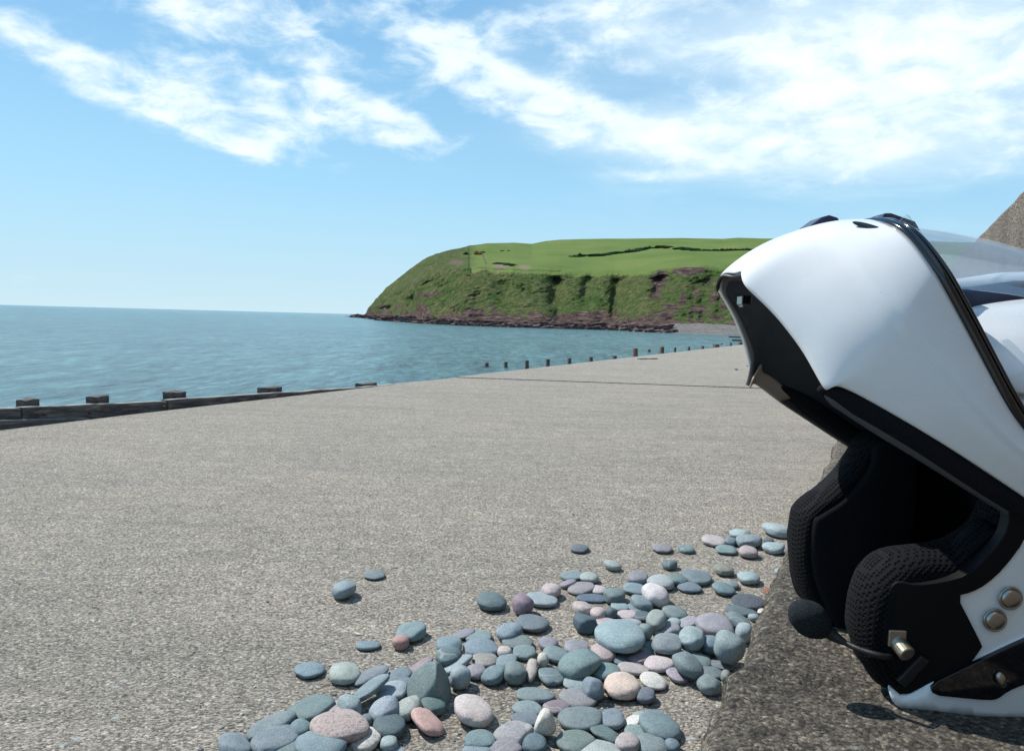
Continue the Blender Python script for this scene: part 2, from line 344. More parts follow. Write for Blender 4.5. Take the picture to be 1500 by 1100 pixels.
# ------------------------------------------------------------------ promenade
E0 = on_z(0, 629, 0); E1 = on_z(1085, 505.5, 0)
D = (E1 - E0).normalized()                 # along the seafront
N = Vector((-D.y, D.x, 0))                 # towards the sea
if N.x > 0: N = -N
def uv(u, v, z=0): return E0 + D * u + N * v + Vector((0, 0, z))   # u along, v seaward of the slab edge
def to_uv(p): q = p - E0; return q.dot(D), q.dot(N)
ROTD = math.atan2(D.y, D.x)
LP = on_z(1008, 1100, LEDGE_Z)             # a point on the ledge edge
LV = to_uv(LP)[1]; LU = to_uv(LP)[0]       # v of the ledge edge (negative)
j0 = to_uv(on_z(690, 554.5, 0))[0]; j1 = to_uv(on_z(1150, 570.5, 0))
jU = lambda v: j0 + (j1[0] - j0) * (v / j1[1])
joint_du = 8.0
prom = empty('promenade', uv(0, LV / 2)); tag(prom, kind='structure')
def slab(ua, ub, dz, joint_b):
    vs_ = []; fs = []
    n = 8
    for i in range(2):
        for q in range(n + 1):
            v = lerp(0, LV - .08, q / n)
            skew = (j1[0] - j0) * (v / j1[1])
            vs_.append(uv((ua if i == 0 else ub) + skew, v, dz) - prom.location)
    for q in range(n): fs.append((q, q + 1, n + 2 + q, n + 1 + q))
    bm = bmesh.new(); vv = [bm.verts.new(v) for v in vs_]
    for f in fs: bm.faces.new([vv[i] for i in f])
    bmesh.ops.recalc_face_normals(bm, faces=bm.faces)
    if bm.faces[:][0].normal.z < 0: bmesh.ops.reverse_faces(bm, faces=bm.faces)
    ret = bmesh.ops.extrude_face_region(bm, geom=bm.faces[:])
    for e in ret['geom']:
        if isinstance(e, bmesh.types.BMVert): e.co.z -= .35
    return bm_obj('concrete_slab', bm, M_slab, prom, smooth=False)
gap = .022
for a, b in ((j0 - 26, j0 - 13), (j0 - 13, j0), (j0, j0 + 13), (j0 + 13, j0 + 26), (j0 + 26, j0 + 60), (j0 + 60, j0 + 160)):
    slab(a + gap / 2, b - gap / 2, .008 if a >= j0 else 0, 0)
# dirt packed in the joints
fill = mesh_obj('joint_bed', [uv(-30, -.01, -.02), uv(190, -.01, -.02), uv(190, LV - .1, -.02), uv(-30, LV - .1, -.02)], [(0, 1, 2, 3)],
                mat('joint_grit', (.05, .045, .04), .95), smooth=False); tag(fill, kind='structure')

# ------------------------------------------------------------------ ledge (stepped foot of the sea wall)
def ledge():
    prof = []   # (v from edge inward, z)
    for q in range(10): prof.append((-.004 * 0, lerp(.0, LEDGE_Z - .03, q / 9)))
    for q in range(1, 9):
        a = q / 8 * math.pi / 2; prof.append((.014 * (1 - math.cos(a)), LEDGE_Z - .014 + .014 * math.sin(a)))
    x = .014
    while x < .80: prof.append((x + .004 + (x * .012), LEDGE_Z)); x = prof[-1][0]
    us = []; u = -.8
    while u < 60: us.append(u); u += .0045 + max(0, u - 1.2) * .03
    u = -.8; 
    while u > -6: u -= .2; us.insert(0, u)
    vs_ = []; fs = []; n = len(prof)
    for u in us:
        for (v, z) in prof:
            p = uv(LU + u, LV - v, z - .0065)
            a = .0035 * nz(p.x * 28, p.y * 28, z * 28) + .0022 * nz(p.x * 85, p.y * 85, z * 85) + .003 * nz(p.x * 6, p.y * 6, z * 6)
            e_ = math.exp(-max(v, 0) / .04)
            wob = (.009 * nz(u * 8, 3.3) + .006 * nz(u * 30, 8.1) + .005 * nz(u * 85, 2.1)) * e_ + .5 * a * e_
            p += N * (wob) + Vector((0, 0, (a * .55 - abs(wob) * .25) if z > .3 else 0))
            vs_.append(p)
    for i in range(len(us) - 1):
        for q in range(n - 1):
            k0 = i * n + q; fs.append((k0, k0 + n, k0 + n + 1, k0 + 1))
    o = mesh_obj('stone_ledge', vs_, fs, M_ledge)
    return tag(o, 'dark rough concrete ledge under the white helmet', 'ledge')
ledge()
# sea wall behind the helmet
wallE = .83; wallC = .73
wp = Vector((wallC, 0, 0)); wv = to_uv(wp)[1]; wu = to_uv(wp)[0]
def wall():
    prof = [(0, LEDGE_Z - .05), (0, .9), (0, 1.3), (.0, CAM.z + wallE - .03), (.01, CAM.z + wallE - .008), (.03, CAM.z + wallE), (.25, CAM.z + wallE), (.42, CAM.z + wallE), (.45, CAM.z + wallE - .02), (.45, .0)]
    vs_ = []; fs = []; n = len(prof); us = [-6 + i * .25 for i in range(120)] + [24 + i * 3 for i in range(50)]
    for u in us:
        for i, (v, z) in enumerate(prof):
            p = uv(wu + u, wv - v, z); e_ = 1 if 2 < i < 8 else .3
            p += Vector((0, 0, e_ * (.012 * nz(u * 2.1, v * 5) + .006 * nz(u * 7, v * 9)))) + N * (.008 * nz(u * 3, z * 5))
            vs_.append(p)
    for i in range(len(us) - 1):
        for q in range(n - 1): k0 = i * n + q; fs.append((k0, k0 + n, k0 + n + 1, k0 + 1))
    o = mesh_obj('sea_wall', vs_, fs, M_wall, smooth=False)
    tag(o, 'brown pebbledashed concrete sea wall rising behind the helmet', 'wall')
wall()
# ground under everything, beach and sea
def quad(name, pts, mt): return mesh_obj(name, pts, [tuple(range(len(pts)))], mt, smooth=False)
land = quad('ground', [uv(-40, wv - .6, -.05), uv(300, wv - .6, -.05), uv(300, -60, -.05), uv(-40, -60, -.05)], mat('grass_ground', (.06, .09, .03), .95)); tag(land, kind='structure')
bv = []; bf = []
for i in range(61):
    u = -40 + i * 6
    for q, (v, z) in enumerate([(-.3, -.36), (-.25, -1.3), (1, -1.5), (6, -2.4), (12, -3.4), (17, -4.2), (24, -5.2), (60, -9)]):
        bv.append(uv(u, v, z + .12 * nz(u * .3, v * .3)))
for i in range(60):
    for q in range(7): a = i * 8 + q; bf.append((a, a + 1, a + 9, a + 8))
tag(mesh_obj('shingle_beach', bv, bf, M_shingle), kind='structure')
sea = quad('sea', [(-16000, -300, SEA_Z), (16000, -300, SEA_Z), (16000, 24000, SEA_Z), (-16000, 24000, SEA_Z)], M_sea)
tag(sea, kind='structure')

# ------------------------------------------------------------------ timber revetment at the slab edge
def box_bm(bm, c, ax, ay, az_, sx_, sy, sz, jit=0, seg=1, rnd=None):
    """box centred c with axes and half sizes, optionally subdivided and roughened"""
    b2 = bmesh.new(); bmesh.ops.create_cube(b2, size=2)
    if seg > 1: bmesh.ops.subdivide_edges(b2, edges=b2.edges[:], cuts=seg - 1, use_grid_fill=True)
    me = bpy.data.meshes.new('tmp'); 
    for v in b2.verts:
        x, y, z = v.co; p = c + ax * (x * sx_) + ay * (y * sy) + az_ * (z * sz)
        if jit: p = p + Vector((nz(p.x * 9, p.y * 9, p.z * 9), nz(p.x * 9 + 5, p.y * 9, p.z * 9), nz(p.x * 9, p.y * 9 + 7, p.z * 9))) * jit
        v.co = p
    b2.to_mesh(me); b2.free(); bm.from_mesh(me); bpy.data.meshes.remove(me)
def on_v(px, py, v):
    d = ray(px, py); p0 = uv(0, v); t = (p0 - CAM).dot(N) / d.dot(N); return CAM + d * t
ZV = Vector((0, 0, 1))
rev = empty('timber_breastwork', uv(0, .1)); tag(rev, 'low dark timber breastwork of planks and stub posts along slab edge', 'breastwork')
def board(xa, ya, xb, yb, ha, hb, v=.055, th=.085, mt=None):
    a = on_v(xa, ya, v); b = on_v(xb, yb, v)
    ax = (b - a).normalized(); L_ = (b - a).length; o = (a + b) / 2
    bm = bmesh.new(); n = 24; secs = []
    for i in range(n + 1):
        p = a.lerp(b, i / n); h = lerp(ha, hb, i / n); top = .006 * nz(p.x * 5, p.y * 5) + .003 * nz(p.x * 19, p.y * 19)
        w1 = .005 * nz(p.x * 7, p.y * 7, 4)
        secs.append([bm.verts.new(q) for q in ((-0, 0, 0),) * 0 + tuple(map(tuple, (p + N * w1 + ZV * (top - .004), p + N * (w1 + .008) + ZV * (top + .003), p + N * (th - .01) + ZV * top, p + N * th - ZV * .008, p + N * th - ZV * h, p + N * w1 - ZV * h)))])
    for s0, s1 in zip(secs, secs[1:]):
        for q in range(6): bm.faces.new((s0[q], s0[(q + 1) % 6], s1[(q + 1) % 6], s1[q]))
    bm.faces.new(secs[0]); bm.faces.new(secs[-1][::-1])
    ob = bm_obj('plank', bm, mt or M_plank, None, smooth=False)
    M = Matrix.Translation(-o); R3 = Matrix((ax, ZV.cross(ax).normalized(), ax.cross(ZV.cross(ax).normalized()))).to_4x4()
    ob.data.transform(R3 @ M); ob.parent = rev
    ob.matrix_local = Matrix.Translation(-rev.location) @ Matrix.Translation(o) @ R3.inverted()
    return ob
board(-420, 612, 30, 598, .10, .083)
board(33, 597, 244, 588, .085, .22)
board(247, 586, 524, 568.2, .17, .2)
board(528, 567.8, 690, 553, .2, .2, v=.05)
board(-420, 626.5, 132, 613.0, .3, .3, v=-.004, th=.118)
for (xa, xb, yt) in ((34, 63, 584.5), (136, 165, 579.5), (248, 278, 573.5), (385, 419, 567.2), (528, 557, 561.5)):
    v = .20; a = on_v(xa, yt, v - .06); b = on_v(xb, yt, v - .06); wdt = (b - a).length * .5 * .72
    c = (a + b) / 2 + N * .06 - ZV * .004
    bm = bmesh.new(); box_bm(bm, Vector((0, 0, 0)), D, N, ZV, wdt, .05, .55, jit=.006, seg=4)
    for vt in bm.verts:
        if vt.co.z > .5: vt.co.z += .012 * nz(vt.co.x * 14 + xa, vt.co.y * 14) + .05 * vt.co.x * (1 if xa < 200 else -1) * .6
    o = bm_obj('stub_post', bm, M_wood, rev, smooth=False); o.location = c - ZV * .55 - rev.location
for (px, py) in ((132, 605), (241, 596), (66, 607)):
    p = on_v(px, py, .028); bm = bmesh.new()
    bmesh.ops.create_cone(bm, cap_ends=True, segments=8, radius1=.011, radius2=.009, depth=.016)
    o = bm_obj('bolt_head', bm, M_rust, rev, smooth=False); o.rotation_euler = (math.pi / 2, 0, ROTD); o.location = p - rev.location

# ------------------------------------------------------------------ groyne posts out in the water
GPOSTS = [  # px x, top y, width px, distance, bleached, label tail
 (713.5, 531.4, 5.5, 82, 0, 'leftmost and lowest stump of the nearer row'),
 (741.4, 530, 5.2, 81, 0, 'second from the left in the nearer row'),
 (772, 528, 5.5, 80, 0, 'third from the left, tallest of the left-hand dark ones'),
 (802.6, 526.3, 5.5, 80, 0, 'fourth from the left in the nearer row'),
 (834.4, 524.8, 5.2, 80, 0, 'fifth from the left in the nearer row'),
 (866.8, 523, 5.0, 80, 0, 'sixth from the left in the nearer row'),
 (899.8, 521, 5.6, 80, 0, 'short one just left of the tall pale post'),
 (932, 510.4, 6.4, 80, 1, ''),
 (950.5, 511.6, 3.4, 133, 0, 'tiny stump alone right of the tall pale post'),
 (969.7, 508, 5.6, 130, 1, ''),
 (989.2, 509, 3.0, 130, 0, 'first thin one right of the broad brown post'),
 (1009.3, 508, 3.0, 130, 0, 'second thin one right of the broad brown post'),
 (1030, 507, 3.0, 130, 0, 'thin one just left of the double-width stump'),
 (1049, 504.5, 7.6, 130, 1, ''),
 (1057, 503, 2.2, 190, 0, 'tiniest speck of a stump behind the double-width one'),
 (1070.8, 502, 2.6, 130, 0, 'thin one just right of the double-width stump'),
 (1085.2, 501.2, 5.0, 130, 0, 'last one before the chin of the helmet')]
SPEC = {932: 'tall pale timber groyne post, the tallest one beyond the slab edge', 969.7: 'broad brown timber groyne post, second of the pale tall ones', 1049: 'double-width pale timber stump near the right end of the groyne'}
for (x, yt, wpx, Z, pale, tl) in GPOSTS:
    p = at_y(x, yt, Z); hw = wpx / F * Z * .46
    zb = SEA_Z - 1.6; H = p.z - zb
    bm = bmesh.new(); box_bm(bm, Vector((0, 0, H / 2)), Vector((1, 0, 0)), Vector((0, 1, 0)), ZV, hw, hw, H / 2, seg=3)
    for vt in bm.verts:
        vt.co.x += .10 * hw * nz(x + vt.co.z, vt.co.y * 2); vt.co.y += .1 * hw * nz(x, vt.co.z)
        if vt.co.z > H * .95: vt.co.z += .12 * hw * nz(x * 3 + vt.co.x * 4, vt.co.y * 5) ; vt.co.x *= .93
    o = bm_obj('groyne_post', bm, M_wood2 if pale else M_wood, smooth=False, loc=(p.x, p.y, zb))
    o.rotation_euler = (random.uniform(-.02, .02), random.uniform(-.03, .03), .3)
    tag(o, SPEC.get(x, 'dark timber groyne post, ' + tl), 'groyne post', 'timber groyne posts in the water')
# low rails of a far groyne near the beach
for (xa, xb, y, tl) in ((1077, 1094, 494.3, 'farther and higher'), (1079, 1096, 499.2, 'nearer and lower')):
    a = on_z(xa, y + .7, SEA_Z); b = on_z(xb, y + .7, SEA_Z); c = (a + b) / 2
    bm = bmesh.new(); box_bm(bm, Vector((0, 0, 0)), Vector((1, 0, 0)), Vector((0, 1, 0)), ZV, (b - a).length / 2, .35, .45, jit=.1, seg=4)
    o = bm_obj('groyne_rail', bm, M_wood, smooth=False, loc=c)
    tag(o, 'dark low groyne rail awash off the far beach, ' + tl + ' of two', 'groyne rail', 'far groyne rails')
# thin wet strip of timber on the slab edge
a = on_z(936, 526.4, .008); b = on_z(961, 526.0, .008)
bm = bmesh.new(); box_bm(bm, Vector((0, 0, 0)), (b - a).normalized(), ZV.cross((b - a).normalized()), ZV, (b - a).length / 2, .05, .015, jit=.01, seg=4)
tag(bm_obj('driftwood_batten', bm, M_wood, smooth=False, loc=(a + b) / 2), 'thin dark batten lying flat on the slab near the tall pale post', 'driftwood')

# ------------------------------------------------------------------ headland
ZW = [(505, 1300), (540, 1000), (560, 700), (617, 525), (680, 465), (750, 440), (850, 436), (900, 428), (950, 388), (1085, 366), (1300, 330), (1600, 300)]
YS = [(505, 464.5), (523, 463.6), (531, 462), (536.5, 459), (538.5, 452.7), (550, 439), (566, 422), (583, 408), (600, 394), (620, 381), (639, 371.6), (660, 366), (681, 361.5), (713, 356.7), (752, 355.6), (779.5, 357.5), (799, 353.5), (820, 351.5), (870, 350), (1000, 349), (1060, 350), (1080, 348.5), (1140, 350), (1300, 352), (1600, 360)]
YC = [(505, 465), (536, 462), (545, 450), (566, 437), (600, 421), (640, 404), (681, 394), (720, 396), (760, 398), (800, 399), (850, 402), (950, 400), (990, 394), (1100, 392), (1600, 392)]
def horiz(x): return 446.5 + .02637 * x
def gull(x, yc_t):
    """how deep the slope is cut at column x (px), t = 0 at the foot .. 1 at the cliff top"""
    t = yc_t; d = 0
    for (x0, lean, wd, dep, t0, t1) in ((818, -8, 10, 16, 0., 1.), (862, 2, 8, 12, .35, 1.), (909, 6, 10, 17, .05, 1.), (972, -2, 11, 12, .45, 1.0),
                                        (741, -10, 12, 7, .1, .8), (650, -14, 12, 6, .1, .8), (600, -10, 9, 6, .1, .7), (1040, 8, 10, 7, .1, .9), (1062, 10, 9, 7, .05, .8), (1020, 0, 12, 4, 0, .8), (885, 3, 9, 5, 0, .6), (700, -10, 12, 4, 0, .6), (563, -6, 6, 8, 0, .6)):
        dx = (x - x0 - lean * (t - .5) - 3 * nz(t * 6, x0)) / (wd * 1.45)
        d += 1.5 * dep * math.exp(-dx * dx * 1.4) * sstep(t0 - .12, t0 + .12, t) * (1 - sstep(min(t1, .9) - .12, min(t1, .9) + .10, t))
    return d
def head():
    xs = [];  x = 506
    while x < 1160: xs.append(x); x += 1.5
    while x < 1600: xs.append(x); x += 8
    prof = [('w', -.5), ('w', 0)]
    NS, NC, NF = 8, 62, 40
    V = []; C = []
    rows = None; grid = []
    for x in xs:
        zw = interp(ZW, x); ys = interp(YS, x); ycs = max(interp(YC, x), ys + .5); yc = max(ycs + 1.8 * nz(x * .05, 2) + 1.0 * nz(x * .17, 5), ys + .5)
        yw = horiz(x) + 5 * F / zw
        big = sstep(545, 760, x)
        col = []
        foot_y = yw - 4.5 - 2 * nz(x * .05)
        if yw - ys < 10: foot_y = lerp(yw, ys, .5)
        beach = sstep(935, 990, x)
        # (py, Z) samples
        P = [(None, zw - 14, SEA_Z - 4)]
        for i in range(NS + 1):
            t = i / NS; P.append((lerp(yw, foot_y, t), zw + 26 * t, None))
        cdep = lerp(70, 95, big); yc2 = min(yc, foot_y - 1)
        for i in range(1, NC + 1):
            t = i / NC; tt = t ** 1.12
            P.append((lerp(foot_y, yc2, t), zw + 26 + cdep * tt, None))
        fd = lerp(45, 420, big)
        for i in range(1, NF + 1):
            t = i / NF
            yy = lerp(lerp(yc2, min(ycs, foot_y - 1), sstep(0, .12, t)), ys, 1 - (1 - t) ** 1.25)
            # the low swell of the near field
            P.append((yy, zw + 26 + cdep + fd * t ** 1.35, None))
        for i in range(1, 7):
            t = i / 6; P.append((ys, zw + 26 + cdep + fd + 300 * t, -60 * t * t * (.3 + big)))
        for ri, (py, Z, zz) in enumerate(P):
            if py is None: p = at_y(x, yw, Z); p.z = zz
            elif zz is not None: q = at_y(x, ys, zw + 26 + cdep + fd); p = at_y(x, ys, Z); p.z = q.z + zz
            else: p = at_y(x, py, Z)
            i = ri - 1 - NS       # >0 on cliff
            tcl = i / NC
            rock = scrub = earth = 0.
            hgt = p.z - SEA_Z
            dsp = 0
            if 1 <= ri <= 1 + NS:
                rock = 1 - beach; earth = 0
                s_ = Vector((p.x * .06, p.y * .03, p.z * .3))
                rr = noise.turbulence(Vector((p.x * .045, p.y * .045, p.z * .2)), 4, False) - .55
                if rock > .3: p.z += rr * 4.5 * (min(1, (ri - .4) / 2))
                if ri == 1: p.z -= 1.0
                scrub = 0
                if beach > .5: earth = 0; 
            elif 0 < tcl <= 1.02:
                rh = 8.5 + 6 * nz(x * .03, 1) + 6 * nz(x * .11, 4)
                rock = (1 - sstep(rh - 6, rh + 5, hgt + 5 * nz(p.x * .05, p.y * .05, p.z * .1))) * (1 if x < 960 else .75)
                # scars high on the cliff
                for (sx0, sy0, a, b, wt) in ((968, 412, 16, 22, 1.), (1010, 396, 32, 8, 1.0), (965, 434, 16, 7, .9), (1022, 430, 6, 16, .75), (1050, 438, 9, 14, .75), (1067, 448, 8, 12, .8), (975, 464, 16, 9, 1.), (950, 468, 14, 7, 1.), (1055, 466, 22, 8, .7), (622, 433, 16, 6, .8), (612, 440, 8, 9, .6), (665, 452, 6, 8, .7), (819, 410, 10, 6, .8), (905, 452, 6, 18, .6), (560, 452, 16, 8, .7), (1075, 412, 9, 12, .6), (1000, 440, 10, 20, .75), (1030, 455, 26, 9, .8), (1045, 415, 8, 18, .65), (985, 452, 20, 9, .8), (640, 430, 18, 5, .7), (585, 448, 12, 6, .7), (720, 448, 9, 10, .6)):
                    dx = (x - sx0) / a; dy = (py - sy0) / b
                    rock = max(rock, wt * math.exp(-(dx * dx + dy * dy)) * .95)
                scrub = 1 - sstep(.93, .995, tcl + .05 * nz(x * .06) + .02 * nz(x * .3))
                if x < 690: scrub = 1
                dsp = gull(x, tcl)
                rf = sstep(0, .12, tcl) * (1 - sstep(.92, 1.0, tcl) * .85)
                q = Vector((p.x * .05, p.y * .05, p.z * .05))
                dsp += rf * (7.0 * nz(p.x * .035, p.y * .02, p.z * .02 ) + 4.2 * nz(p.x * .09 + p.z * .05, p.y * .05, p.z * .045) + 2.2 * nz(p.x * .25, p.y * .2, p.z * .2) + 1.2 * nz(p.x * .6, p.y * .5, p.z * .6))
                dsp += (1 - sstep(0.05, .28, tcl)) * (5 * (noise.turbulence(Vector((p.x * .05, p.y * .05, p.z * .16)), 4, False) - .5))
            else:
                t = (ri - 1 - NS - NC) / NF
                # rough grass on the seaward nose of the hill
                if 0 < t <= 1:
                    nose = 1 - sstep(670, 700, x + 14 * nz(p.x * .03, p.y * .03))
                    scrub = max(nose, (1 - sstep(.0, .10, t + .05 * nz(x * .05))) * (1 if x < 820 else .25))
                    for (sx0, sy0, a, b) in ((668, 385, 18, 9), (733, 391, 18, 7), (768, 392, 16, 5)):
                        dx = (x - sx0) / a; dy = (py - sy0) / b; earth = max(earth, .85 * math.exp(-(dx * dx + dy * dy)))
                    p.z += (.9 * nz(p.x * .05, p.y * .02) + .5 * scrub * nz(p.x * .2, p.y * .2)) * (.3 + scrub)
                else: scrub = 0
            if x < 545: rock = max(rock, 1 - sstep(8, 20, hgt))
            if dsp: p.y += dsp; p.z += dsp * .10
            V.append(p); C.append((max(0, min(1, rock)), max(0, min(1, scrub)), max(0, min(1, earth)), 1))
        n = len(P)
    fs = []
    for i in range(len(xs) - 1):
        for q in range(n - 1): a = i * n + q; fs.append((a, a + n, a + n + 1, a + 1))
    o = mesh_obj('headland', V, fs, M_hill)
    ca = o.data.color_attributes.new('Cover', 'FLOAT_COLOR', 'POINT')
    ca.data.foreach_set('color', [c for cc in C for c in cc])
    tag(o, kind='structure')
    return xs, n, V, NS, NC, NF
hx, hn, HV, NS, NC, NF = head()
def hill_pt(x, py):
    """point of the headland mesh seen at a photo position (field part)"""
    i = min(range(len(hx)), key=lambda k_: abs(hx[k_] - x)); best = None
    for q in range(1 + NS, 1 + NS + NC + NF):
        p = HV[i * hn + q] - CAM; yy = 550 - F * p.dot(U_) / p.dot(Fw)
        if best is None or abs(yy - py) < best[0]: best = (abs(yy - py), HV[i * hn + q])
    return best[1]
# far beach under the cliff
bv = []; bf = []; bx = list(range(925, 1400, 8))
for x in bx:
    zw = interp(ZW, x); k_ = sstep(925, 985, x)
    for q, (dz, zz) in enumerate(((-26, -6), (-14 * k_, SEA_Z - .3), (0, SEA_Z + 1.0 * k_), (14, SEA_Z + 2.4 * k_), (30, SEA_Z + 4.2 * k_), (46, SEA_Z + 5.4 * k_))):
        p = at_y(x, 480, zw + dz + 2 * nz(x * .05, q)); p.z = zz + .25 * nz(x * .3, q); bv.append(p)
for i in range(len(bx) - 1):
    for q in range(5): a = i * 6 + q; bf.append((a, a + 6, a + 7, a + 1))
def fsh_b(k, pos, b, L):
    n1 = k.noise(pos, .5, 6, .75); n2 = k.noise(pos, .08, 4, .6)
    c = k.ramp(n1, [(.3, (.08, .075, .07)), (.5, (.18, .17, .16)), (.7, (.32, .30, .285))])
    L(k.mix(1., c, k.ramp(n2, [(.3, (.7, .7, .7)), (.7, (1.0, 1.0, 1.0))]), 'MULTIPLY'), 'Base Color'); L(bump(k, n1, 1., 1.), 'Normal')
tag(mesh_obj('beach', bv, bf, mat('far_shingle', rough=.9, spec=.1, build=fsh_b)), kind='structure')
# rocks scattered along the foot of the cliff: real wave-cut ledges, joined as one mass
bm = bmesh.new()
for i in range(420):
    x = random.uniform(522, 985) if i > 50 else random.uniform(518, 545); zw = interp(ZW, x) + random.uniform(-8, 18); p = at_y(x, 470, zw); p.z = SEA_Z + random.uniform(-.3, .8) + (zw - interp(ZW, x) > 4) * 1.6
    s = random.uniform(1.0, 3.2) * (1.6 if x < 600 else 1); a = random.uniform(-.3, .5)
    ax = Vector((math.cos(a), math.sin(a), random.uniform(-.02, .22))).normalized(); ay = ZV.cross(ax).normalized(); az_ = ax.cross(ay)
    r = bmesh.ops.create_cube(bm, size=1)
    for v in r['verts']:
        c = v.co; v.co = p + ax * (c.x * s * random.uniform(2.2, 3.6)) + ay * (c.y * s * random.uniform(1, 1.8)) + az_ * (c.z * s * random.uniform(.5, 1.0))
def rk_b(k, pos, b, L):
    n1 = k.noise(pos, .5, 6, .7); L(k.ramp(n1, [(.32, (.022, .016, .016)), (.5, (.095, .064, .060)), (.62, (.20, .14, .13)), (.73, (.38, .31, .29))]), 'Base Color'); L(bump(k, n1, 1., .8), 'Normal')
tag(bm_obj('shore_rocks', bm, mat('dark_red_sandstone', rough=.9, spec=.15, build=rk_b), smooth=False), 'jagged dark red rocks at the foot of the headland', 'rocks', kind='stuff')

def hedge(pts, label, h=4.5, w_=3., seed=1, name='hedge', cat='hedge', mt=None, thin=False):
    rnd = random.Random(seed); bm = bmesh.new(); P = []
    for (x0, y0), (x1, y1) in zip(pts, pts[1:]):
        n = max(2, int(abs(x1 - x0) + abs(y1 - y0)) // 2)
        for i in range(n): P.append((lerp(x0, x1, i / n), lerp(y0, y1, i / n)))
    c0 = hill_pt(*P[len(P) // 2]).copy(); prev = None; pw = [hill_pt(*q) for q in P]
    for i, p in enumerate(pw):
        hh = h * rnd.uniform(.55, 1.25) * (1.6 if rnd.random() > .93 else 1)
        r = bmesh.ops.create_icosphere(bm, subdivisions=1, radius=1)
        nx = pw[min(i + 1, len(pw) - 1)]; step = max((nx - p).length, 2.5)
        for v in r['verts']:
            v.co = Vector((v.co.x * step * .8, v.co.y * max(w_, step * .3), v.co.z * hh)) + (p - c0) + Vector((0, 0, hh * .3)) + Vector((rnd.uniform(-.4, .4), 0, rnd.uniform(-.4, .4)))
    o = bm_obj(name, bm, mt or M_hedge, smooth=False, loc=c0); tag(o, label, cat)
hedge([(836, 376.5), (850, 375.6), (875, 375), (900, 371.2), (918, 370)], 'dark hedge across the green field, left of the two middle ones', 1.1, 1.5, 1)
hedge([(921, 370), (945, 364.6), (965, 363.2), (980, 364.3)], 'dark humped hedge at the middle of the green field', 1.2, 1.5, 2)
hedge([(996, 365.6), (1015, 367.3), (1050, 367.8), (1080, 367.5), (1115, 366.5), (1150, 368)], 'long dark hedge with small bushes at the right end of the field', 1.25, 1.5, 3)
hedge([(724, 386.5), (735, 386.5), (745, 387.5), (752, 391)], 'short broken hedge above the bare earth patch', .7, .8, 4)
for (x, y, s, l) in ((700, 373, 3.4, 'orange-brown gorse bush beside the field wall on the headland'), (706, 370.5, 2.6, 'dark bush touching the orange gorse on the headland'), (683, 373.5, 2.6, 'dark round bush at the foot of the field fence'), (736, 368.5, 1.5, 'left of two small bushes alone in the upper field'), (744, 368.3, 1.3, 'right of two small bushes alone in the upper field')):
    p = hill_pt(x, y); bm = bmesh.new(); rnd = random.Random(int(x))
    for i in range(16):
        r = bmesh.ops.create_icosphere(bm, subdivisions=1, radius=s * rnd.uniform(.25, .5))
        o_ = Vector((rnd.gauss(0, .6) * s, rnd.gauss(0, .4) * s, abs(rnd.gauss(0, .35)) * s * .8))
        for v in r['verts']: v.co = v.co + o_
    tag(bm_obj('bush', bm, M_gorse if 'orange' in l else M_hedge, smooth=False, loc=p), l, 'bush', 'bushes on the headland')
def fence(pts, label, mt, name, cat, h=1.4, n=14):
    root = None
    P = [(lerp(pts[0][0], pts[1][0], i / n), lerp(pts[0][1], pts[1][1], i / n)) for i in range(n + 1)]
    W = [hill_pt(*q) for q in P]; root = empty(name, W[0]); tag(root, label, cat)
    bm = bmesh.new()
    for p in W: box_bm(bm, p - W[0] + Vector((0, 0, h / 2)), Vector((1, 0, 0)), Vector((0, 1, 0)), ZV, .16, .15, h * .6)
    o = bm_obj('posts', bm, mt, root, smooth=False); o['kind'] = 'stuff'
    bm = bmesh.new()
    for a, b in zip(W, W[1:]):
        if (b - a).length < .01: continue
        ax = (b - a).normalized(); ay = ZV.cross(ax).normalized(); box_bm(bm, (a + b) / 2 - W[0] + Vector((0, 0, h * .7)), ax, ay, ax.cross(ay), (b - a).length / 2, .10, .16)
    bm_obj('rail', bm, mt, root, smooth=False)
M_fence = mat('old_fence_wood', (.05, .06, .035), .9)
fence([(685.5, 363), (685.5, 394)], 'dark fence running straight down the nose of the headland', M_fence, 'field_fence', 'fence')
fence([(706, 373), (712, 386.5)], 'pale field wall running down from the orange gorse bush', mat('pale_fieldstone', (.2, .19, .15), .9), 'field_wall', 'field wall', 1.0)

# ------------------------------------------------------------------ pebbles
PAL = {'B': (.165, .222, .245), 'D': (.105, .148, .168), 'T': (.165, .220, .228), 'L': (.260, .330, .350), 'G': (.290, .335, .322),
       'P': (.430, .375, .365), 'M': (.250, .195, .225), 'W': (.560, .535, .490), 'O': (.285, .285, .245), 'R': (.430, .255, .232), 'K': (.265, .262, .290)}
CN = {'B': 'blue-grey', 'D': 'dark slate', 'T': 'teal-grey', 'L': 'light blue-grey', 'G': 'pale green-grey', 'P': 'pale pink', 'M': 'mauve', 'W': 'cream-white', 'O': 'olive-grey', 'R': 'reddish', 'K': 'lilac-grey'}
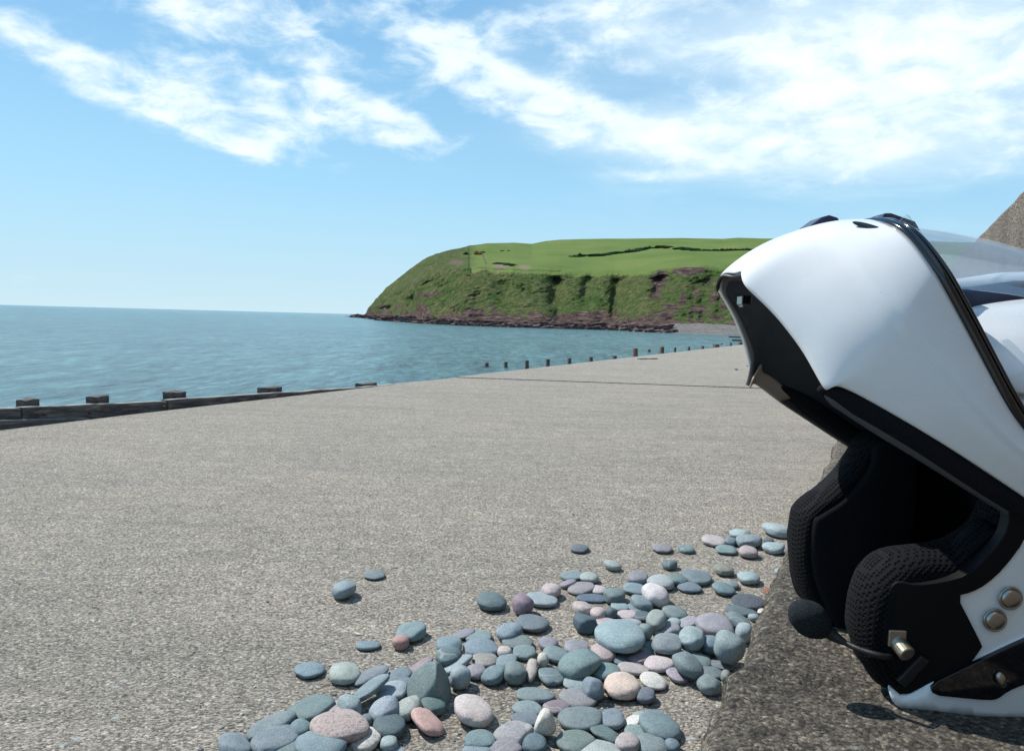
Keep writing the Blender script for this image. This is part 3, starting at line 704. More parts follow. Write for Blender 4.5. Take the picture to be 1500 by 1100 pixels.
# cx, cy, w, h, tilt, colour, lift (rests on neighbours), shape ('' round, 't' triangular, 'f' faceted, 'r' rough, 'c' cracked)
PEB = [(454,981,41,22,0,'B',0,''),(505,986,43,30,0,'G',0,''),(457,1037,62,33,10,'B',0,''),(397,1061,70,26,20,'B',0,''),(403,1083,66,33,10,'B',0,''),
(441,1068,32,30,0,'B',0,''),(487,1040,54,26,5,'P',0,'r'),(496,1062,78,46,-2,'P',1,'c'),(343,1091,44,32,-20,'B',0,''),(470,1090,70,40,0,'B',1,''),
(422,1098,50,24,15,'B',0,''),(513,1033,36,28,-35,'L',0,''),(440,1085,14,10,0,'P',0,''),(369,1092,6,5,0,'W',0,''),
(539,945,35,14,0,'B',0,''),(603,925,43,26,8,'B',0,''),(587,940,24,20,0,'R',0,''),(543,989,50,20,22,'T',0,''),(543,1007,52,22,35,'T',1,''),
(584,990,40,21,15,'B',0,''),(574,1012,44,28,10,'L',0,''),(594,1001,24,18,0,'B',0,''),(629,996,62,58,12,'T',0,'t'),(616,974,38,14,30,'M',0,''),
(658,944,36,24,0,'B',1,''),(657,961,36,28,0,'D',0,''),(670,972,42,19,28,'L',0,''),(674,991,30,33,-25,'L',0,''),(678,929,34,14,18,'K',0,''),
(701,932,38,18,0,'B',0,''),(704,948,49,26,0,'B',0,''),(710,966,36,23,-3,'O',0,''),(697,984,28,21,0,'K',0,''),(680,958,12,10,0,'R',0,''),
(563,1040,42,34,30,'L',0,''),(537,1056,18,20,0,'B',0,''),(598,1037,42,30,30,'G',0,''),(634,1033,36,28,-5,'D',0,''),(626,1056,48,29,-35,'R',0,''),
(570,1063,45,35,0,'D',0,''),(534,1083,46,33,8,'W',0,'r'),(570,1088,25,23,0,'L',0,''),(512,1094,18,15,0,'B',0,''),(577,1101,30,12,0,'L',0,''),
(693,1040,55,40,-16,'P',0,''),(703,1083,43,26,0,'B',0,''),(699,1099,42,18,0,'L',0,''),(752,1074,54,31,9,'K',0,''),(741,1096,48,22,0,'K',0,''),
(783,1089,34,28,0,'D',0,''),(792,1074,26,15,-20,'B',0,''),(799,1055,31,35,0,'W',1,'t'),(784,1018,55,22,-3,'B',0,''),(772,1037,44,20,0,'L',0,''),
(769,1053,40,20,0,'B',0,''),(816,1035,40,20,4,'M',0,''),(739,955,21,18,0,'P',0,''),(741,968,32,20,12,'B',0,''),(723,989,33,24,20,'B',0,''),
(754,985,31,30,-10,'T',0,''),(758,940,43,22,-2,'T',0,''),(768,955,33,21,2,'B',0,''),(779,981,16,31,-14,'P',0,'r'),(795,967,16,21,0,'W',0,''),
(807,990,37,23,-15,'T',0,''),(803,942,28,19,0,'K',0,''),(814,958,38,22,-15,'B',0,''),(844,948,36,23,0,'K',0,''),(849,972,62,38,22,'B',0,''),
(845,1000,41,21,0,'L',0,''),(869,1008,30,34,30,'B',0,'f'),(846,1023,50,26,-8,'K',0,''),(850,1052,62,36,2,'B',0,'c'),(896,1053,37,27,8,'B',0,''),
(886,1074,43,21,-20,'B',0,''),(845,1087,58,34,0,'T',0,'f'),(880,1100,60,30,0,'G',0,''),(919,1088,34,30,0,'P',0,''),(934,1072,36,19,0,'T',0,''),
(967,1063,58,36,-18,'B',0,''),(954,1091,48,32,-5,'T',0,''),(985,1092,22,20,-15,'B',0,''),(927,1057,26,17,25,'W',0,''),(938,1047,24,10,5,'G',0,''),
(911,1004,50,36,2,'P',0,''),(957,997,37,23,-10,'W',0,''),(946,1019,28,22,0,'D',0,''),(927,979,44,18,-4,'P',0,''),(886,982,41,24,0,'T',0,''),
(884,957,34,24,-8,'P',0,''),(916,955,31,16,-10,'B',0,''),(934,963,34,18,0,'M',0,''),(966,971,42,24,4,'P',0,''),(908,967,26,14,-15,'B',0,''),
(950,944,31,16,-10,'T',0,''),(954,954,38,11,-10,'G',0,''),(985,955,25,17,0,'T',0,''),(993,989,33,20,-12,'K',0,''),(1007,973,44,30,-35,'T',1,'c'),
(908,931,68,42,0,'L',1,''),(838,843,32,14,3,'B',0,''),(863,846,26,16,0,'G',0,''),(833,855,23,12,20,'K',0,''),(852,861,38,18,5,'K',0,''),
(876,864,25,14,0,'P',0,''),(868,876,44,12,0,'D',0,''),(900,872,31,22,-3,'B',0,''),(908,888,26,13,-3,'L',0,''),(853,891,28,19,-18,'P',0,''),
(876,899,24,19,0,'P',0,''),(895,898,18,18,0,'D',0,''),(918,900,30,13,6,'P',0,''),(857,912,34,26,-12,'D',0,'f'),(888,913,30,16,0,'P',0,''),
(921,911,36,13,0,'G',0,''),(939,883,31,20,-20,'B',0,''),(935,891,29,13,-8,'T',0,''),(942,902,30,14,0,'D',0,''),(962,908,28,27,22,'G',1,'f'),
(945,925,20,22,0,'B',1,''),(960,871,39,30,-22,'W',0,''),(930,862,34,17,-5,'B',0,''),(934,846,29,18,0,'K',0,''),(967,852,38,21,-6,'G',0,''),
(807,865,28,21,0,'P',0,''),(794,878,45,20,-8,'L',0,''),(766,885,30,30,15,'M',0,'f'),(720,880,42,25,-8,'D',0,''),(780,912,47,25,-5,'T',0,''),
(746,925,38,25,15,'B',0,''),(978,922,37,24,0,'K',0,''),(977,942,43,28,0,'T',1,''),(989,898,35,20,-12,'B',0,''),(988,912,19,14,0,'L',0,''),
(1006,911,32,17,10,'K',0,''),(1013,934,35,33,10,'L',1,'f'),(1046,915,54,33,-12,'K',0,''),(1041,944,28,27,0,'B',0,''),(1068,947,42,43,-20,'L',1,''),
(1082,910,36,20,-25,'B',0,''),(1096,881,48,22,4,'D',0,'r'),(1087,895,46,13,-6,'D',0,''),(1104,904,16,12,0,'L',0,''),(1117,896,14,9,0,'W',0,''),
(1090,927,24,28,-10,'L',0,''),(1055,974,38,12,-4,'T',0,''),(1025,967,32,19,-15,'T',0,''),(1045,985,32,16,-8,'B',0,''),(1039,1002,34,28,0,'T',0,'f'),
(1063,990,14,18,0,'G',0,''),(1010,860,33,15,0,'B',0,''),(1021,845,43,21,-4,'B',0,''),(992,849,27,15,-5,'B',0,''),(1060,862,32,17,-8,'B',0,''),
(1073,857,18,11,0,'T',0,''),(1096,846,31,18,-3,'L',0,''),(1060,834,27,16,-8,'O',0,'r'),(849,803,27,13,2,'D',0,'f'),(897,828,25,14,-15,'G',0,''),
(970,803,28,13,0,'K',0,'r'),(1005,804,25,12,-3,'B',0,''),(981,827,22,15,3,'D',0,'f'),(1046,792,34,15,-5,'P',0,''),(1064,805,29,13,-2,'B',0,''),
(1096,808,26,17,-5,'P',0,''),(1071,793,18,13,0,'B',0,''),(1084,781,29,14,2,'L',0,''),(1097,792,36,19,5,'B',0,''),(1126,792,14,9,0,'D',0,''),
(1133,802,31,16,0,'L',0,''),(1138,776,39,18,-10,'L',0,''),(1152,807,17,10,0,'M',0,''),(1142,837,14,10,0,'L',0,''),(1161,840,12,10,0,'K',0,''),
(504,863,34,25,12,'L',0,''),(549,842,30,14,0,'B',0,''),(1078,541,5,3,0,'D',0,''),(1095,536,4,2,0,'D',0,''),(778,1100,12,8,0,'W',0,''),(455,1000,0,0,0,'B',0,'')]
PEB = [p for p in PEB if p[2] > 0]
LAND = {(629,996): ('biggest stone, teal-grey and triangular with a sharp ridge', 'big triangular stone'), (496,1062): ('large pitted pink pebble with a crack down its middle', 'cracked pink pebble'),
 (911,1004): ('large smooth peach-pink egg-shaped pebble in the middle of the spread', 'large peach egg-shaped pebble'), (908,931): ('largest flat light blue-grey slab pebble lying on top of the pile', 'largest flat slab pebble'),
 (960,871): ('big whitish egg-shaped pebble at the back of the pile', 'big whitish egg pebble'), (626,1056): ('salmon-red club-shaped pebble slanting down to the right', 'salmon club-shaped pebble'),
 (799,1055): ('cream-white three-cornered pebble propped on blue ones', 'white three-cornered pebble'), (1046,915): ('wide lilac-grey pebble with two lobes near the ledge', 'two-lobed lilac pebble'),
 (766,885): ('round purple-mauve pebble at the back of the middle pile', 'round purple pebble'), (849,972): ('big long blue-grey speckled pebble tilted up to the right', 'long speckled pebble'),
 (693,1040): ('big pale pink oval pebble lying alone on bare concrete', 'lone pink oval'), (1068,947): ('big round light blue-grey pebble leaning beside the ledge', 'round pebble by the ledge'),
 (850,1052): ('large blue-grey pebble with a short dark crack on top', 'large cracked blue pebble'), (1096,808): ('round pink pebble among blue ones beside the helmet pad', 'round pink pebble'),
 (534,1083): ('knobbly greenish-white pebble at the bottom of the photo', 'knobbly white pebble'), (1096,881): ('ragged dark slate pebble against the ledge', 'ragged dark pebble'),
 (504,863): ('pale blue-grey oval pebble, leftmost of the two lying far out', 'pale outlying pebble'), (967,1063): ('large flat blue-grey oval beside the bottom corner of the ledge', 'large oval by the ledge corner'),
 (587,940): ('small round reddish pebble tucked against a larger blue-grey one', 'small round reddish pebble'), (1060,834): ('olive speckled pebble alone on bare concrete', 'olive speckled pebble'),
 (857,912): ('dark slate angular pebble at the left tip of the pile', 'dark angular pebble'), (710,966): ('olive-grey oval pebble in the middle-left pile', 'olive oval pebble'),
 (1078,541): ('tiny dark stone far along the promenade, left of two', ''), (1095,536): ('tiniest dark speck of stone by the chin of the helmet', ''), (454,981): ('blue-grey disc pebble, leftmost of the middle-left row', 'leftmost disc pebble')}
used = set(v[0] for v in LAND.values())
def plabel(p):
    cx, cy, w_, h, t, c, lf, sh = p
    if (cx, cy) in LAND: return LAND[(cx, cy)][0]
    Z = on_z(cx, cy, 0).y; sz = w_ * Z / F * 1000
    size = 'tiny' if w_ < 19 else 'small' if w_ < 29 else '' if w_ < 44 else 'large'
    form = 'rough' if sh == 'r' else 'angular' if sh in 'ft' and sh else 'thin flat' if h / w_ < .42 else 'long oval' if h / w_ < .56 else 'oval' if h / w_ < .75 else 'rounded'
    cand = sorted([(math.hypot((cx - k_[0]), 1.7 * (cy - k_[1])), k_, v[1]) for k_, v in LAND.items() if v[1]])
    opts = []
    for d, k_, nm in cand[:7]:
        dx = cx - k_[0]; dy = (cy - k_[1]) * 1.7; a = math.degrees(math.atan2(-dy, dx)) % 360
        dr = ['right of', 'behind and right of', 'behind', 'behind and left of', 'left of', 'in front and left of', 'in front of', 'in front and right of'][int((a + 22.5) // 45) % 8]
        q = 'just ' if d < 55 else '' if d < 110 else 'farther ' if d < 190 else 'well '
        opts.append((d, ' '.join(f'{size} {form} {CN[c]} pebble {q}{dr} the {nm}'.split())))
    for d, o in opts:
        if o not in used and len(o.split()) <= 16: used.add(o); return o
    for (d, o), (d2, k2, nm2) in zip(opts, cand[1:]):
        o2 = o + f' near the {nm2}'
        if o2 not in used and len(o2.split()) <= 18: used.add(o2); return o2
    o = opts[0][1]; used.add(o + ' alone'); return o
def pebble(p, idx):
    cx, cy, w_, h, tilt, c, lift, sh = p
    rnd = random.Random(idx * 13 + 5)
    g0 = on_z(cx, cy, 0.0); dist = (g0 - CAM).length
    depth = (g0 - CAM).dot(Fw); el_ = math.asin((CAM.z) / dist)
    hm = h * 1.0 / F * depth; wm = w_ * 1.035 / F * depth
    ex = wm / 2
    t_img = math.radians(tilt); lean = t_img * .55; rem = t_img - lean
    A2, B2 = (wm / 2) ** 2, (hm / 2) ** 2; cr_, sr_ = math.cos(rem), math.sin(rem); sE, cE = math.sin(el_), math.cos(el_)
    Txx, Tyy, Txy = A2 * cr_ ** 2 + B2 * sr_ ** 2, A2 * sr_ ** 2 + B2 * cr_ ** 2, (A2 - B2) * sr_ * cr_
    best = None
    for f_ in [x * .01 for x in range(84 if h < w_ else 95, 30, -2)]:
        cz = f_ * hm / 2
        gy = (Tyy - (cz * cE) ** 2) / sE ** 2; gxy = Txy / sE
        if gy <= 0: continue
        tr_, de = Txx + gy, Txx * gy - gxy ** 2
        dsc = math.sqrt(max(0, tr_ * tr_ / 4 - de)); e1, e2 = tr_ / 2 + dsc, tr_ / 2 - dsc
        if e2 <= 0: continue
        a_, b_ = math.sqrt(e1), math.sqrt(e2)
        cost = abs(math.log(a_ / b_) - .3) * 1.0 + abs(math.log(a_ / (wm / 2)) - .08) * 1.4 + abs(f_ - .52) * 1.1 + max(0, math.log(cz / b_)) * 2
        if best is None or cost < best[0]: best = (cost, a_, b_, cz, .5 * math.atan2(2 * gxy, Txx - gy))
    if best is None: best = (0, wm / 2, wm / 2 * .8, hm * .35, 0)
    ex, eyy, ezz, yaw0 = best[1], min(best[2], wm * .75), best[3], best[4]
    T = 2 * ezz; Dp = 2 * eyy
    if sh == 't': ex, T, Dp, yaw0, lean = wm / 2, hm * .95, wm * .8, 0, 0
    zc = T / 2 * .96 + (lift * .016)
    if sh == 't': zc = T * .42
    c0 = on_z(cx, cy, zc)
    bm = bmesh.new(); bmesh.ops.create_icosphere(bm, subdivisions=4 if w_ > 25 else 3, radius=1)
    off = Vector((idx * 3.7, idx * 1.3, 0)); ey = Dp / 2; ez = T / 2
    e = rnd.uniform(.84, .98); k1 = rnd.uniform(-.16, .16); k2 = rnd.uniform(-.14, .14)
    planes = []
    if sh in ('f', 'c') or rnd.random() < .22:
        for _ in range(2 if sh != 'f' else 3): 
            d = Vector((rnd.uniform(-1, 1), rnd.uniform(-1, .4), rnd.uniform(-.1, 1))).normalized(); planes.append((d, rnd.uniform(.78, .90)))
    if sh == 't':
        planes = [(Vector((-.74, -.42, .52)).normalized(), .55), (Vector((.90, -.20, .30)).normalized(), .66), (Vector((0, .8, .5)).normalized(), .7), (Vector((0, 0, -1)), .72)]
    if sh == 't' and w_ < 40: planes = [(Vector((-.8, 0, .5)).normalized(), .82), (Vector((.85, 0, .4)).normalized(), .80), (Vector((0, 0, -1)), .8)]
    for v in bm.verts:
        q = v.co.normalized()
        s = Vector([math.copysign(abs(a) ** e, a) for a in q])
        s *= 1 + .09 * noise.noise(q * 1.3 + off) + .035 * noise.noise(q * 3.1 + off)
        if sh == 'r': s *= 1 + .05 * noise.noise(q * 5 + off) + .03 * noise.noise(q * 11 + off)
        s.z = math.copysign(abs(s.z) ** .84, s.z); s.y *= 1 + k1 * q.x; s.z *= 1 + k2 * q.x
        if sh == 't': s *= 1.15
        for d, lim in planes:
            dd = s.dot(d)
            if dd > lim: s -= d * ((dd - lim) * (.82 if sh != 't' else .9))
        if sh == 'c' and q.z > -.3:
            a = abs(q.x * .9 + .25 * q.y + .10 * noise.noise(q * 4 + off) - (.1 if w_ > 70 else -.35))
            s *= 1 - .075 * math.exp(-(a / .03) ** 2)
        v.co = Vector((s.x * ex, s.y * ey, s.z * ez))
    if sh == 't' or planes:
        lo = [Vector((v.co.x, v.co.y, v.co.z)) for v in bm.verts]
        mx = max(v.x for v in lo); mn = min(v.x for v in lo); k_ = 2 * ex / (mx - mn)
        for v in bm.verts: v.co.x = (v.co.x - (mx + mn) / 2) * k_
        if sh == 't':
            zx = max(v.co.z for v in bm.verts); zn = min(v.co.z for v in bm.verts)
            for v in bm.verts: v.co.z = (v.co.z - zn) / (zx - zn) * T - T / 2
        for _ in range(2): bmesh.ops.smooth_vert(bm, verts=bm.verts[:], factor=.5, use_axis_x=True, use_axis_y=True, use_axis_z=True)
    # turned on the ground and leaning as it lies
    va = math.atan2(g0.x, g0.y)
    M = Matrix.Rotation(-va, 3, 'Z') @ Matrix.Rotation(-lean, 3, 'Y') @ Matrix.Rotation(yaw0, 3, 'Z') @ Matrix.Rotation(rnd.uniform(-.06, .06), 3, 'X')
    for v in bm.verts: v.co = M @ v.co
    zmin = min(v.co.z for v in bm.verts)
    # the lowest point touches the concrete (or sinks into the pile when it rests on neighbours)
    base = -.001 + lift * .013
    z = base - zmin; c0 = on_z(cx, cy, z)
    rough = sh == 'r' or (w_ > 70 and sh == 'c')
    o = bm_obj('pebble', bm, M_rough if rough else M_stone, loc=c0)
    col = PAL[c]; f = rnd.uniform(.84, 1.16); gy_ = sum(col) / 3; col = tuple(max(0, (a * .92 + gy_ * .08) * f * .80 + rnd.uniform(-.01, .01)) for a in col)
    if (cx, cy) == (911, 1004): col = (.44, .36, .31)
    if (cx, cy) == (626, 1056): col = (.38, .26, .235)
    if (cx, cy) == (496, 1062): col = (.36, .30, .285)
    if (cx, cy) == (960, 871): col = (.48, .45, .45)
    o.color = (*col, 1)
    tag(o, plabel(p), 'pebble', 'pebbles lying on the promenade')
for i, p in enumerate(PEB): pebble(p, i)
# grit and chips between the pebbles
bm = bmesh.new(); rnd = random.Random(3)
for i in range(900):
    if i < 600:
        px = rnd.uniform(330, 1130); py = rnd.uniform(830, 1099); 
        if py < 1100 - (px - 330) * .42 and rnd.random() < .8: continue
    else: px = rnd.uniform(0, 1100); py = rnd.uniform(640, 1099)
    p = on_z(px, py, 0); s = rnd.uniform(.0012, .0035) if rnd.random() < .93 else rnd.uniform(.004, .006)
    r = bmesh.ops.create_icosphere(bm, subdivisions=1, radius=s)
    sc = (rnd.uniform(.7, 1.5), rnd.uniform(.7, 1.3), rnd.uniform(.4, .8)); jj = rnd.random() * 9
    for v in r['verts']:
        c = v.co * (1 + .3 * nz(v.co.x / s + jj, v.co.y / s, v.co.z / s)); v.co = Vector((c.x * sc[0], c.y * sc[1], c.z * sc[2])) + p + Vector((0, 0, s * .3))
def grit_b(k, pos, b, L): L(k.ramp(k.noise(pos, 40., 2), [(.35, (.12, .12, .11)), (.5, (.28, .27, .25)), (.65, (.5, .48, .44))]), 'Base Color')
tag(bm_obj('grit', bm, mat('loose_grit', rough=.9, build=grit_b), smooth=False), 'loose grit and chips scattered between the pebbles', 'grit', kind='stuff')
# small dry leaf by the ledge
p = on_z(1123, 866, .006)
bm = bmesh.new(); vv = [bm.verts.new(q) for q in ((-.011, 0, .001), (-.004, .006, .006), (.005, .005, .004), (.012, 0, .009), (.004, -.006, .003), (-.004, -.006, .001))]; bm.faces.new(vv)
r = bmesh.ops.extrude_face_region(bm, geom=bm.faces[:])
for e in r['geom']:
    if isinstance(e, bmesh.types.BMVert): e.co.z += .0008
tag(bm_obj('dry_leaf', bm, mat('red_leaf', (.28, .07, .03), .7), smooth=False, loc=p), 'tiny rust-red dry leaf on the slab against the ledge', 'leaf')

# ------------------------------------------------------------------ helmet
HY = .67; HX = .40
hel = empty('helmet', (HX, HY, LEDGE_Z))
tag(hel, 'white flip-up motorcycle helmet with raised chin bar and black lining on the ledge', 'helmet')
def pxs(px, py, s):
    """photo position on the plane a distance s beside the helmet's mid plane -> (x, s, u) in helmet space"""
    p = at_y(px, py, HY - s); return Vector((p.x, s, p.z - LEDGE_Z))
def loc(v): return Vector((v.x - HX, -v.y, v.z))       # (x, s, u) -> local of the helmet empty
BT = [(-.02, .103), (0, .106), (.05, .110), (.1, .112), (.2, .112), (.24, .104), (.265, .088), (.285, .065), (.298, .035), (.305, .0005)]
def Bw(u): return interp(BT, u)
def Gx(x):
    a = .21 if x < .42 else .165
    r = min(1, abs((.42 - x) / a)); return (1 - r ** 3) ** (1 / 3)
def hwid(x, u): return Bw(u) * Gx(x)
def surf(px, py, off=0.):
    s = .1
    for _ in range(12): q = pxs(px, py, s); s = .5 * s + .5 * (hwid(q.x, q.z) + off)
    return pxs(px, py, s)
def mirror_obj(o, name=None):
    c = o.copy(); c.data = o.data.copy()
    for v in c.data.vertices: v.co.y = -v.co.y
    c.data.flip_normals()
    if 'rim' in o.name:
        for v in c.data.vertices: v.co.x += .028
    COL.objects.link(c); c.parent = o.parent
    return c
def mods(o, th=None, bev=None, sub=0, off=1):
    if sub: m = o.modifiers.new('sub', 'SUBSURF'); m.levels = sub; m.render_levels = sub
    if th: m = o.modifiers.new('th', 'SOLIDIFY'); m.thickness = th; m.offset = off
    if bev: m = o.modifiers.new('bev', 'BEVEL'); m.width = bev; m.segments = 3; m.limit_method = 'ANGLE'; m.angle_limit = math.radians(40)
    if bev or th: m = o.modifiers.new('wn', 'WEIGHTED_NORMAL'); m.keep_sharp = True
def smooth_loop(P, it=1):
    for _ in range(it):
        Q = []
        for i in range(len(P)): a = P[i]; b = P[(i + 1) % len(P)]; Q += [a.lerp(b, .25), a.lerp(b, .75)]
        P = Q
    return P
def panel(name, outline, mt, off=.002, th=.004, sm=1, both=True, bev=.0012):
    P = smooth_loop([surf(*q, off) for q in outline], sm)
    bm = bmesh.new(); vs_ = [bm.verts.new((p.x, p.z, 0)) for p in P]; f = bm.faces.new(vs_)
    bmesh.ops.triangulate(bm, faces=[f])
    for _ in range(3):
        es = [e for e in bm.edges if e.calc_length() > .012]
        if es: bmesh.ops.subdivide_edges(bm, edges=es, cuts=1); bmesh.ops.triangulate(bm, faces=bm.faces[:])
    for v in bm.verts:
        x, u = v.co.x, v.co.y; v.co = loc(Vector((x, hwid(x, u) + off, u)))
    bmesh.ops.recalc_face_normals(bm, faces=bm.faces)
    if sum(f.normal.y for f in bm.faces) > 0: bmesh.ops.reverse_faces(bm, faces=bm.faces)
    me = bpy.data.meshes.new(name); bm.to_mesh(me); bm.free(); me.materials.append(mt)
    me.polygons.foreach_set('use_smooth', [True] * len(me.polygons))
    o = bpy.data.objects.new(name, me); COL.objects.link(o); o.parent = hel
    if both: c = mirror_obj(o); mods(c, th, bev, off=-1)
    mods(o, th, bev, off=-1)
    return o
def tube(name, P, rad, mt, seg=12, flat=1., parent=None, closed=False):
    """smooth tube through helmet-space points; rad may be a list"""
    pts = []; n = len(P)
    Pl = [loc(p) if parent is None else p for p in P]
    def cr(i, t):
        a, b, c, d = (Pl[max(0, min(n - 1, i + j))] for j in (-1, 0, 1, 2))
        return .5 * ((2 * b) + (c - a) * t + (2 * a - 5 * b + 4 * c - d) * t * t + (3 * b - a - 3 * c + d) * t ** 3)
    rs = rad if isinstance(rad, list) else [rad] * n
    R = []
    for i in range(n - 1):
        for q in range(6): pts.append(cr(i, q / 6)); R.append(lerp(rs[i], rs[i + 1], q / 6))
    pts.append(Pl[-1]); R.append(rs[-1])
    V = []; fs = []
    up = Vector((0, 1, 0))
    for i, p in enumerate(pts):
        t = (pts[min(i + 1, len(pts) - 1)] - pts[max(i - 1, 0)]).normalized(); a = t.cross(up)
        if a.length < .1: a = t.cross(Vector((0, 0, 1)))
        a.normalize(); b = t.cross(a)
        for k_ in range(seg):
            an = 2 * math.pi * k_ / seg; V.append(p + a * (math.cos(an) * R[i]) + b * (math.sin(an) * R[i] * flat))
    for i in range(len(pts) - 1):
        for k_ in range(seg): a = i * seg + k_; b = i * seg + (k_ + 1) % seg; fs.append((a, b, b + seg, a + seg))
    fs.append(tuple(range(seg))[::-1]); fs.append(tuple(range(len(V) - seg, len(V))))
    return mesh_obj(name, V, fs, mt, hel)

# main shell --------------------------------------------------------------
XE = [(-.02, .30), (0.0, .292), (.05, .285), (.072, .290), (.085, .325), (.10, .345), (.12, .358), (.15, .364), (.20, .36), (.215, .35), (.23, .30)]
def shell_grid(name, inset, mt, ulo=-.008, brow=.222, mt_in=None, th=.005, uhi=.3045):
    V = []; fs = []; n = 64; us = [lerp(ulo, .22, i / 24) for i in range(25)] + [lerp(.22, uhi, 1 - (1 - i / 22) ** 1.9) for i in range(1, 23)]
    for u in us:
        B = max(.0004, Bw(u) - inset); af = interp([(0, .21), (.2, .20), (.225, .125), (.25, .12), (.27, .105), (.29, .07), (.305, .001)], u) - inset * .9
        ab = interp([(0, .13), (.06, .145), (.14, .165), (.2, .165), (.25, .14), (.28, .10), (.298, .05), (.305, .001)], u) - inset * .9
        af = max(af, .0005); ab = max(ab, .0005)
        if u < brow:
            xe = interp(XE, u) + inset * .3; c = min(1, max(0, (.42 - xe) / af)); ph0 = math.acos(min(1, c ** 1.5))
        else: ph0 = 0.0
        for k_ in range(n + 1):
            ph = lerp(ph0, 2 * math.pi - ph0, k_ / n); cs, sn = math.cos(ph), math.sin(ph); a = af if cs > 0 else ab
            ex_ = 2 / 3 if u < .24 else lerp(2 / 3, 1.0, sstep(.24, .29, u))
            x = .42 - a * math.copysign(abs(cs) ** ex_, cs); s = B * math.copysign(abs(sn) ** ex_, sn)
            V.append(loc(Vector((x, s, u))))
    for i in range(len(us) - 1):
        for k_ in range(n): a = i * (n + 1) + k_; fs.append((a, a + 1, a + n + 2, a + n + 1))
    fs.append(tuple((len(us) - 1) * (n + 1) + k_ for k_ in range(n)))
    o = mesh_obj(name, V, fs, mt, hel)
    bm = bmesh.new(); bm.from_mesh(o.data); bmesh.ops.recalc_face_normals(bm, faces=bm.faces)
    bm.to_mesh(o.data); bm.free()
    if th:
        m = o.modifiers.new('th', 'SOLIDIFY'); m.thickness = th; m.offset = -1
    return o
shell_grid('outer_shell', 0, M_white)
shell_grid('inner_lining', .012, M_fab, ulo=.004, th=.004, uhi=.30)
# padded neck roll closing the back of the opening
tube('neck_roll', [Vector((.42 - .11 * math.cos(a), .082 * math.sin(a), .02)) for a in [math.radians(60 + i * 20) for i in range(13)]], .022, M_fab, 14)
# crown pad and back-of-head pad fill the inside of the dome
def puffy(name, XU, s0, ht, inset, mt, layers=7, sm=2, lump=.0):
    P = smooth_loop([Vector((q[0], q[1], 0)) for q in XU], sm); n = len(P)
    area = sum(P[i].x * P[(i + 1) % n].y - P[(i + 1) % n].x * P[i].y for i in range(n)); sg = 1 if area > 0 else -1
    nr = []
    for i in range(n):
        t = (P[(i + 1) % n] - P[i - 1]).normalized(); nr.append(Vector((-t.y, t.x, 0)) * sg)
    cen = sum(P, Vector()) / n
    V = []; fs = []
    for q in range(layers + 1):
        th = math.pi * q / layers; s = s0 + ht * math.cos(th) ; ins = inset * (1 - math.sin(th))
        for i in range(n):
            p = P[i] + nr[i] * ins; dl = lump * nz(p.x * 60, p.y * 60, s * 60)
            V.append(loc(Vector((p.x + dl, s + dl, p.y + dl))))
    for q in range(layers):
        for i in range(n): a = q * n + i; b = q * n + (i + 1) % n; fs.append((a, b, b + n, a + n))
    fs.append(tuple(range(n))[::-1]); fs.append(tuple(range(layers * n, (layers + 1) * n)))
    bm = bmesh.new(); vv = [bm.verts.new(v) for v in V]
    for f in fs: bm.faces.new([vv[i] for i in f])
    return bm_obj(name, bm, mt, hel)
def xu(px, py, s): p = pxs(px, py, s); return (p.x, p.z)
near = [xu(x, y, .078) for (x, y) in ((1445, 745), (1425, 775), (1385, 797), (1325, 801), (1285, 812), (1260, 842), (1247, 885), (1247, 935), (1262, 975), (1292, 1012))] + [(.345, .012), (.372, .03), (.378, .14), (.36, .16)]
puffy('cheek_pad', near, .076, .026, .016, M_mesh, lump=.0015)
far = [xu(x, y, -.082) for (x, y) in ((1262, 630), (1243, 668), (1212, 707), (1172, 733), (1160, 755), (1156, 800), (1161, 842), (1173, 872), (1188, 905), (1212, 938))] + [(.345, .012), (.372, .03), (.378, .16), (.36, .175)]
puffy('cheek_pad', far, -.082, .024, .010, M_mesh, lump=.001)
farin = [(x + (.009 if x < .33 else 0), u - (.006 if u > .1 else -.004)) for (x, u) in far]
puffy('cheek_pad_face', farin, -.066, .012, .006, M_fab)
puffy('cheek_cushion', [xu(x, y, .09) for (x, y) in ((1372, 842), (1400, 800), (1428, 772), (1452, 760), (1470, 790), (1440, 826), (1415, 846), (1385, 852))], .086, .014, .008, M_mesh, lump=.001)
puffy('brow_pad', [(.30, .20), (.33, .185), (.42, .18), (.50, .12), (.52, .05), (.56, .05), (.56, .15), (.50, .25), (.42, .275), (.33, .26)], 0, .085, .03, M_fab)

M_plate = mat('black_matt_plate', (.005, .005, .006), .5, spec=.18)
# side plates and lower rim -------------------------------------------------
panel('lower_rim', [(1301, 1005), (1309, 1009), (1322, 1022), (1342, 1014), (1361, 1001), (1430, 968), (1500, 934), (1600, 890), (1700, 850), (1700, 1066), (1600, 1062), (1500, 1056), (1400, 1049), (1363, 1043.5), (1328, 1040), (1313, 1033), (1305, 1024)], M_white, off=.0035, th=.008, bev=None)
panel('side_plate', [(1479, 744), (1477, 773), (1464, 796), (1445, 816), (1418, 842), (1382, 852), (1341, 857), (1318, 851), (1306, 857), (1296, 880), (1290, 905), (1288, 940), (1293, 975), (1303, 1003), (1322, 1021), (1361, 1002), (1445, 958), (1424, 915), (1402, 873), (1424, 868), (1446, 856), (1472, 832), (1502, 792), (1520, 745), (1500, 725)], M_plate, off=.0028, th=.012, bev=.0025)
panel('lower_plate', [(1363, 1003), (1400, 985), (1450, 961), (1500, 938), (1560, 912), (1640, 900), (1640, 960), (1500, 1003), (1478, 1012), (1462, 1024), (1448, 1026), (1405, 1022), (1366, 1018)], M_black, off=.006, th=.004, bev=.0018)
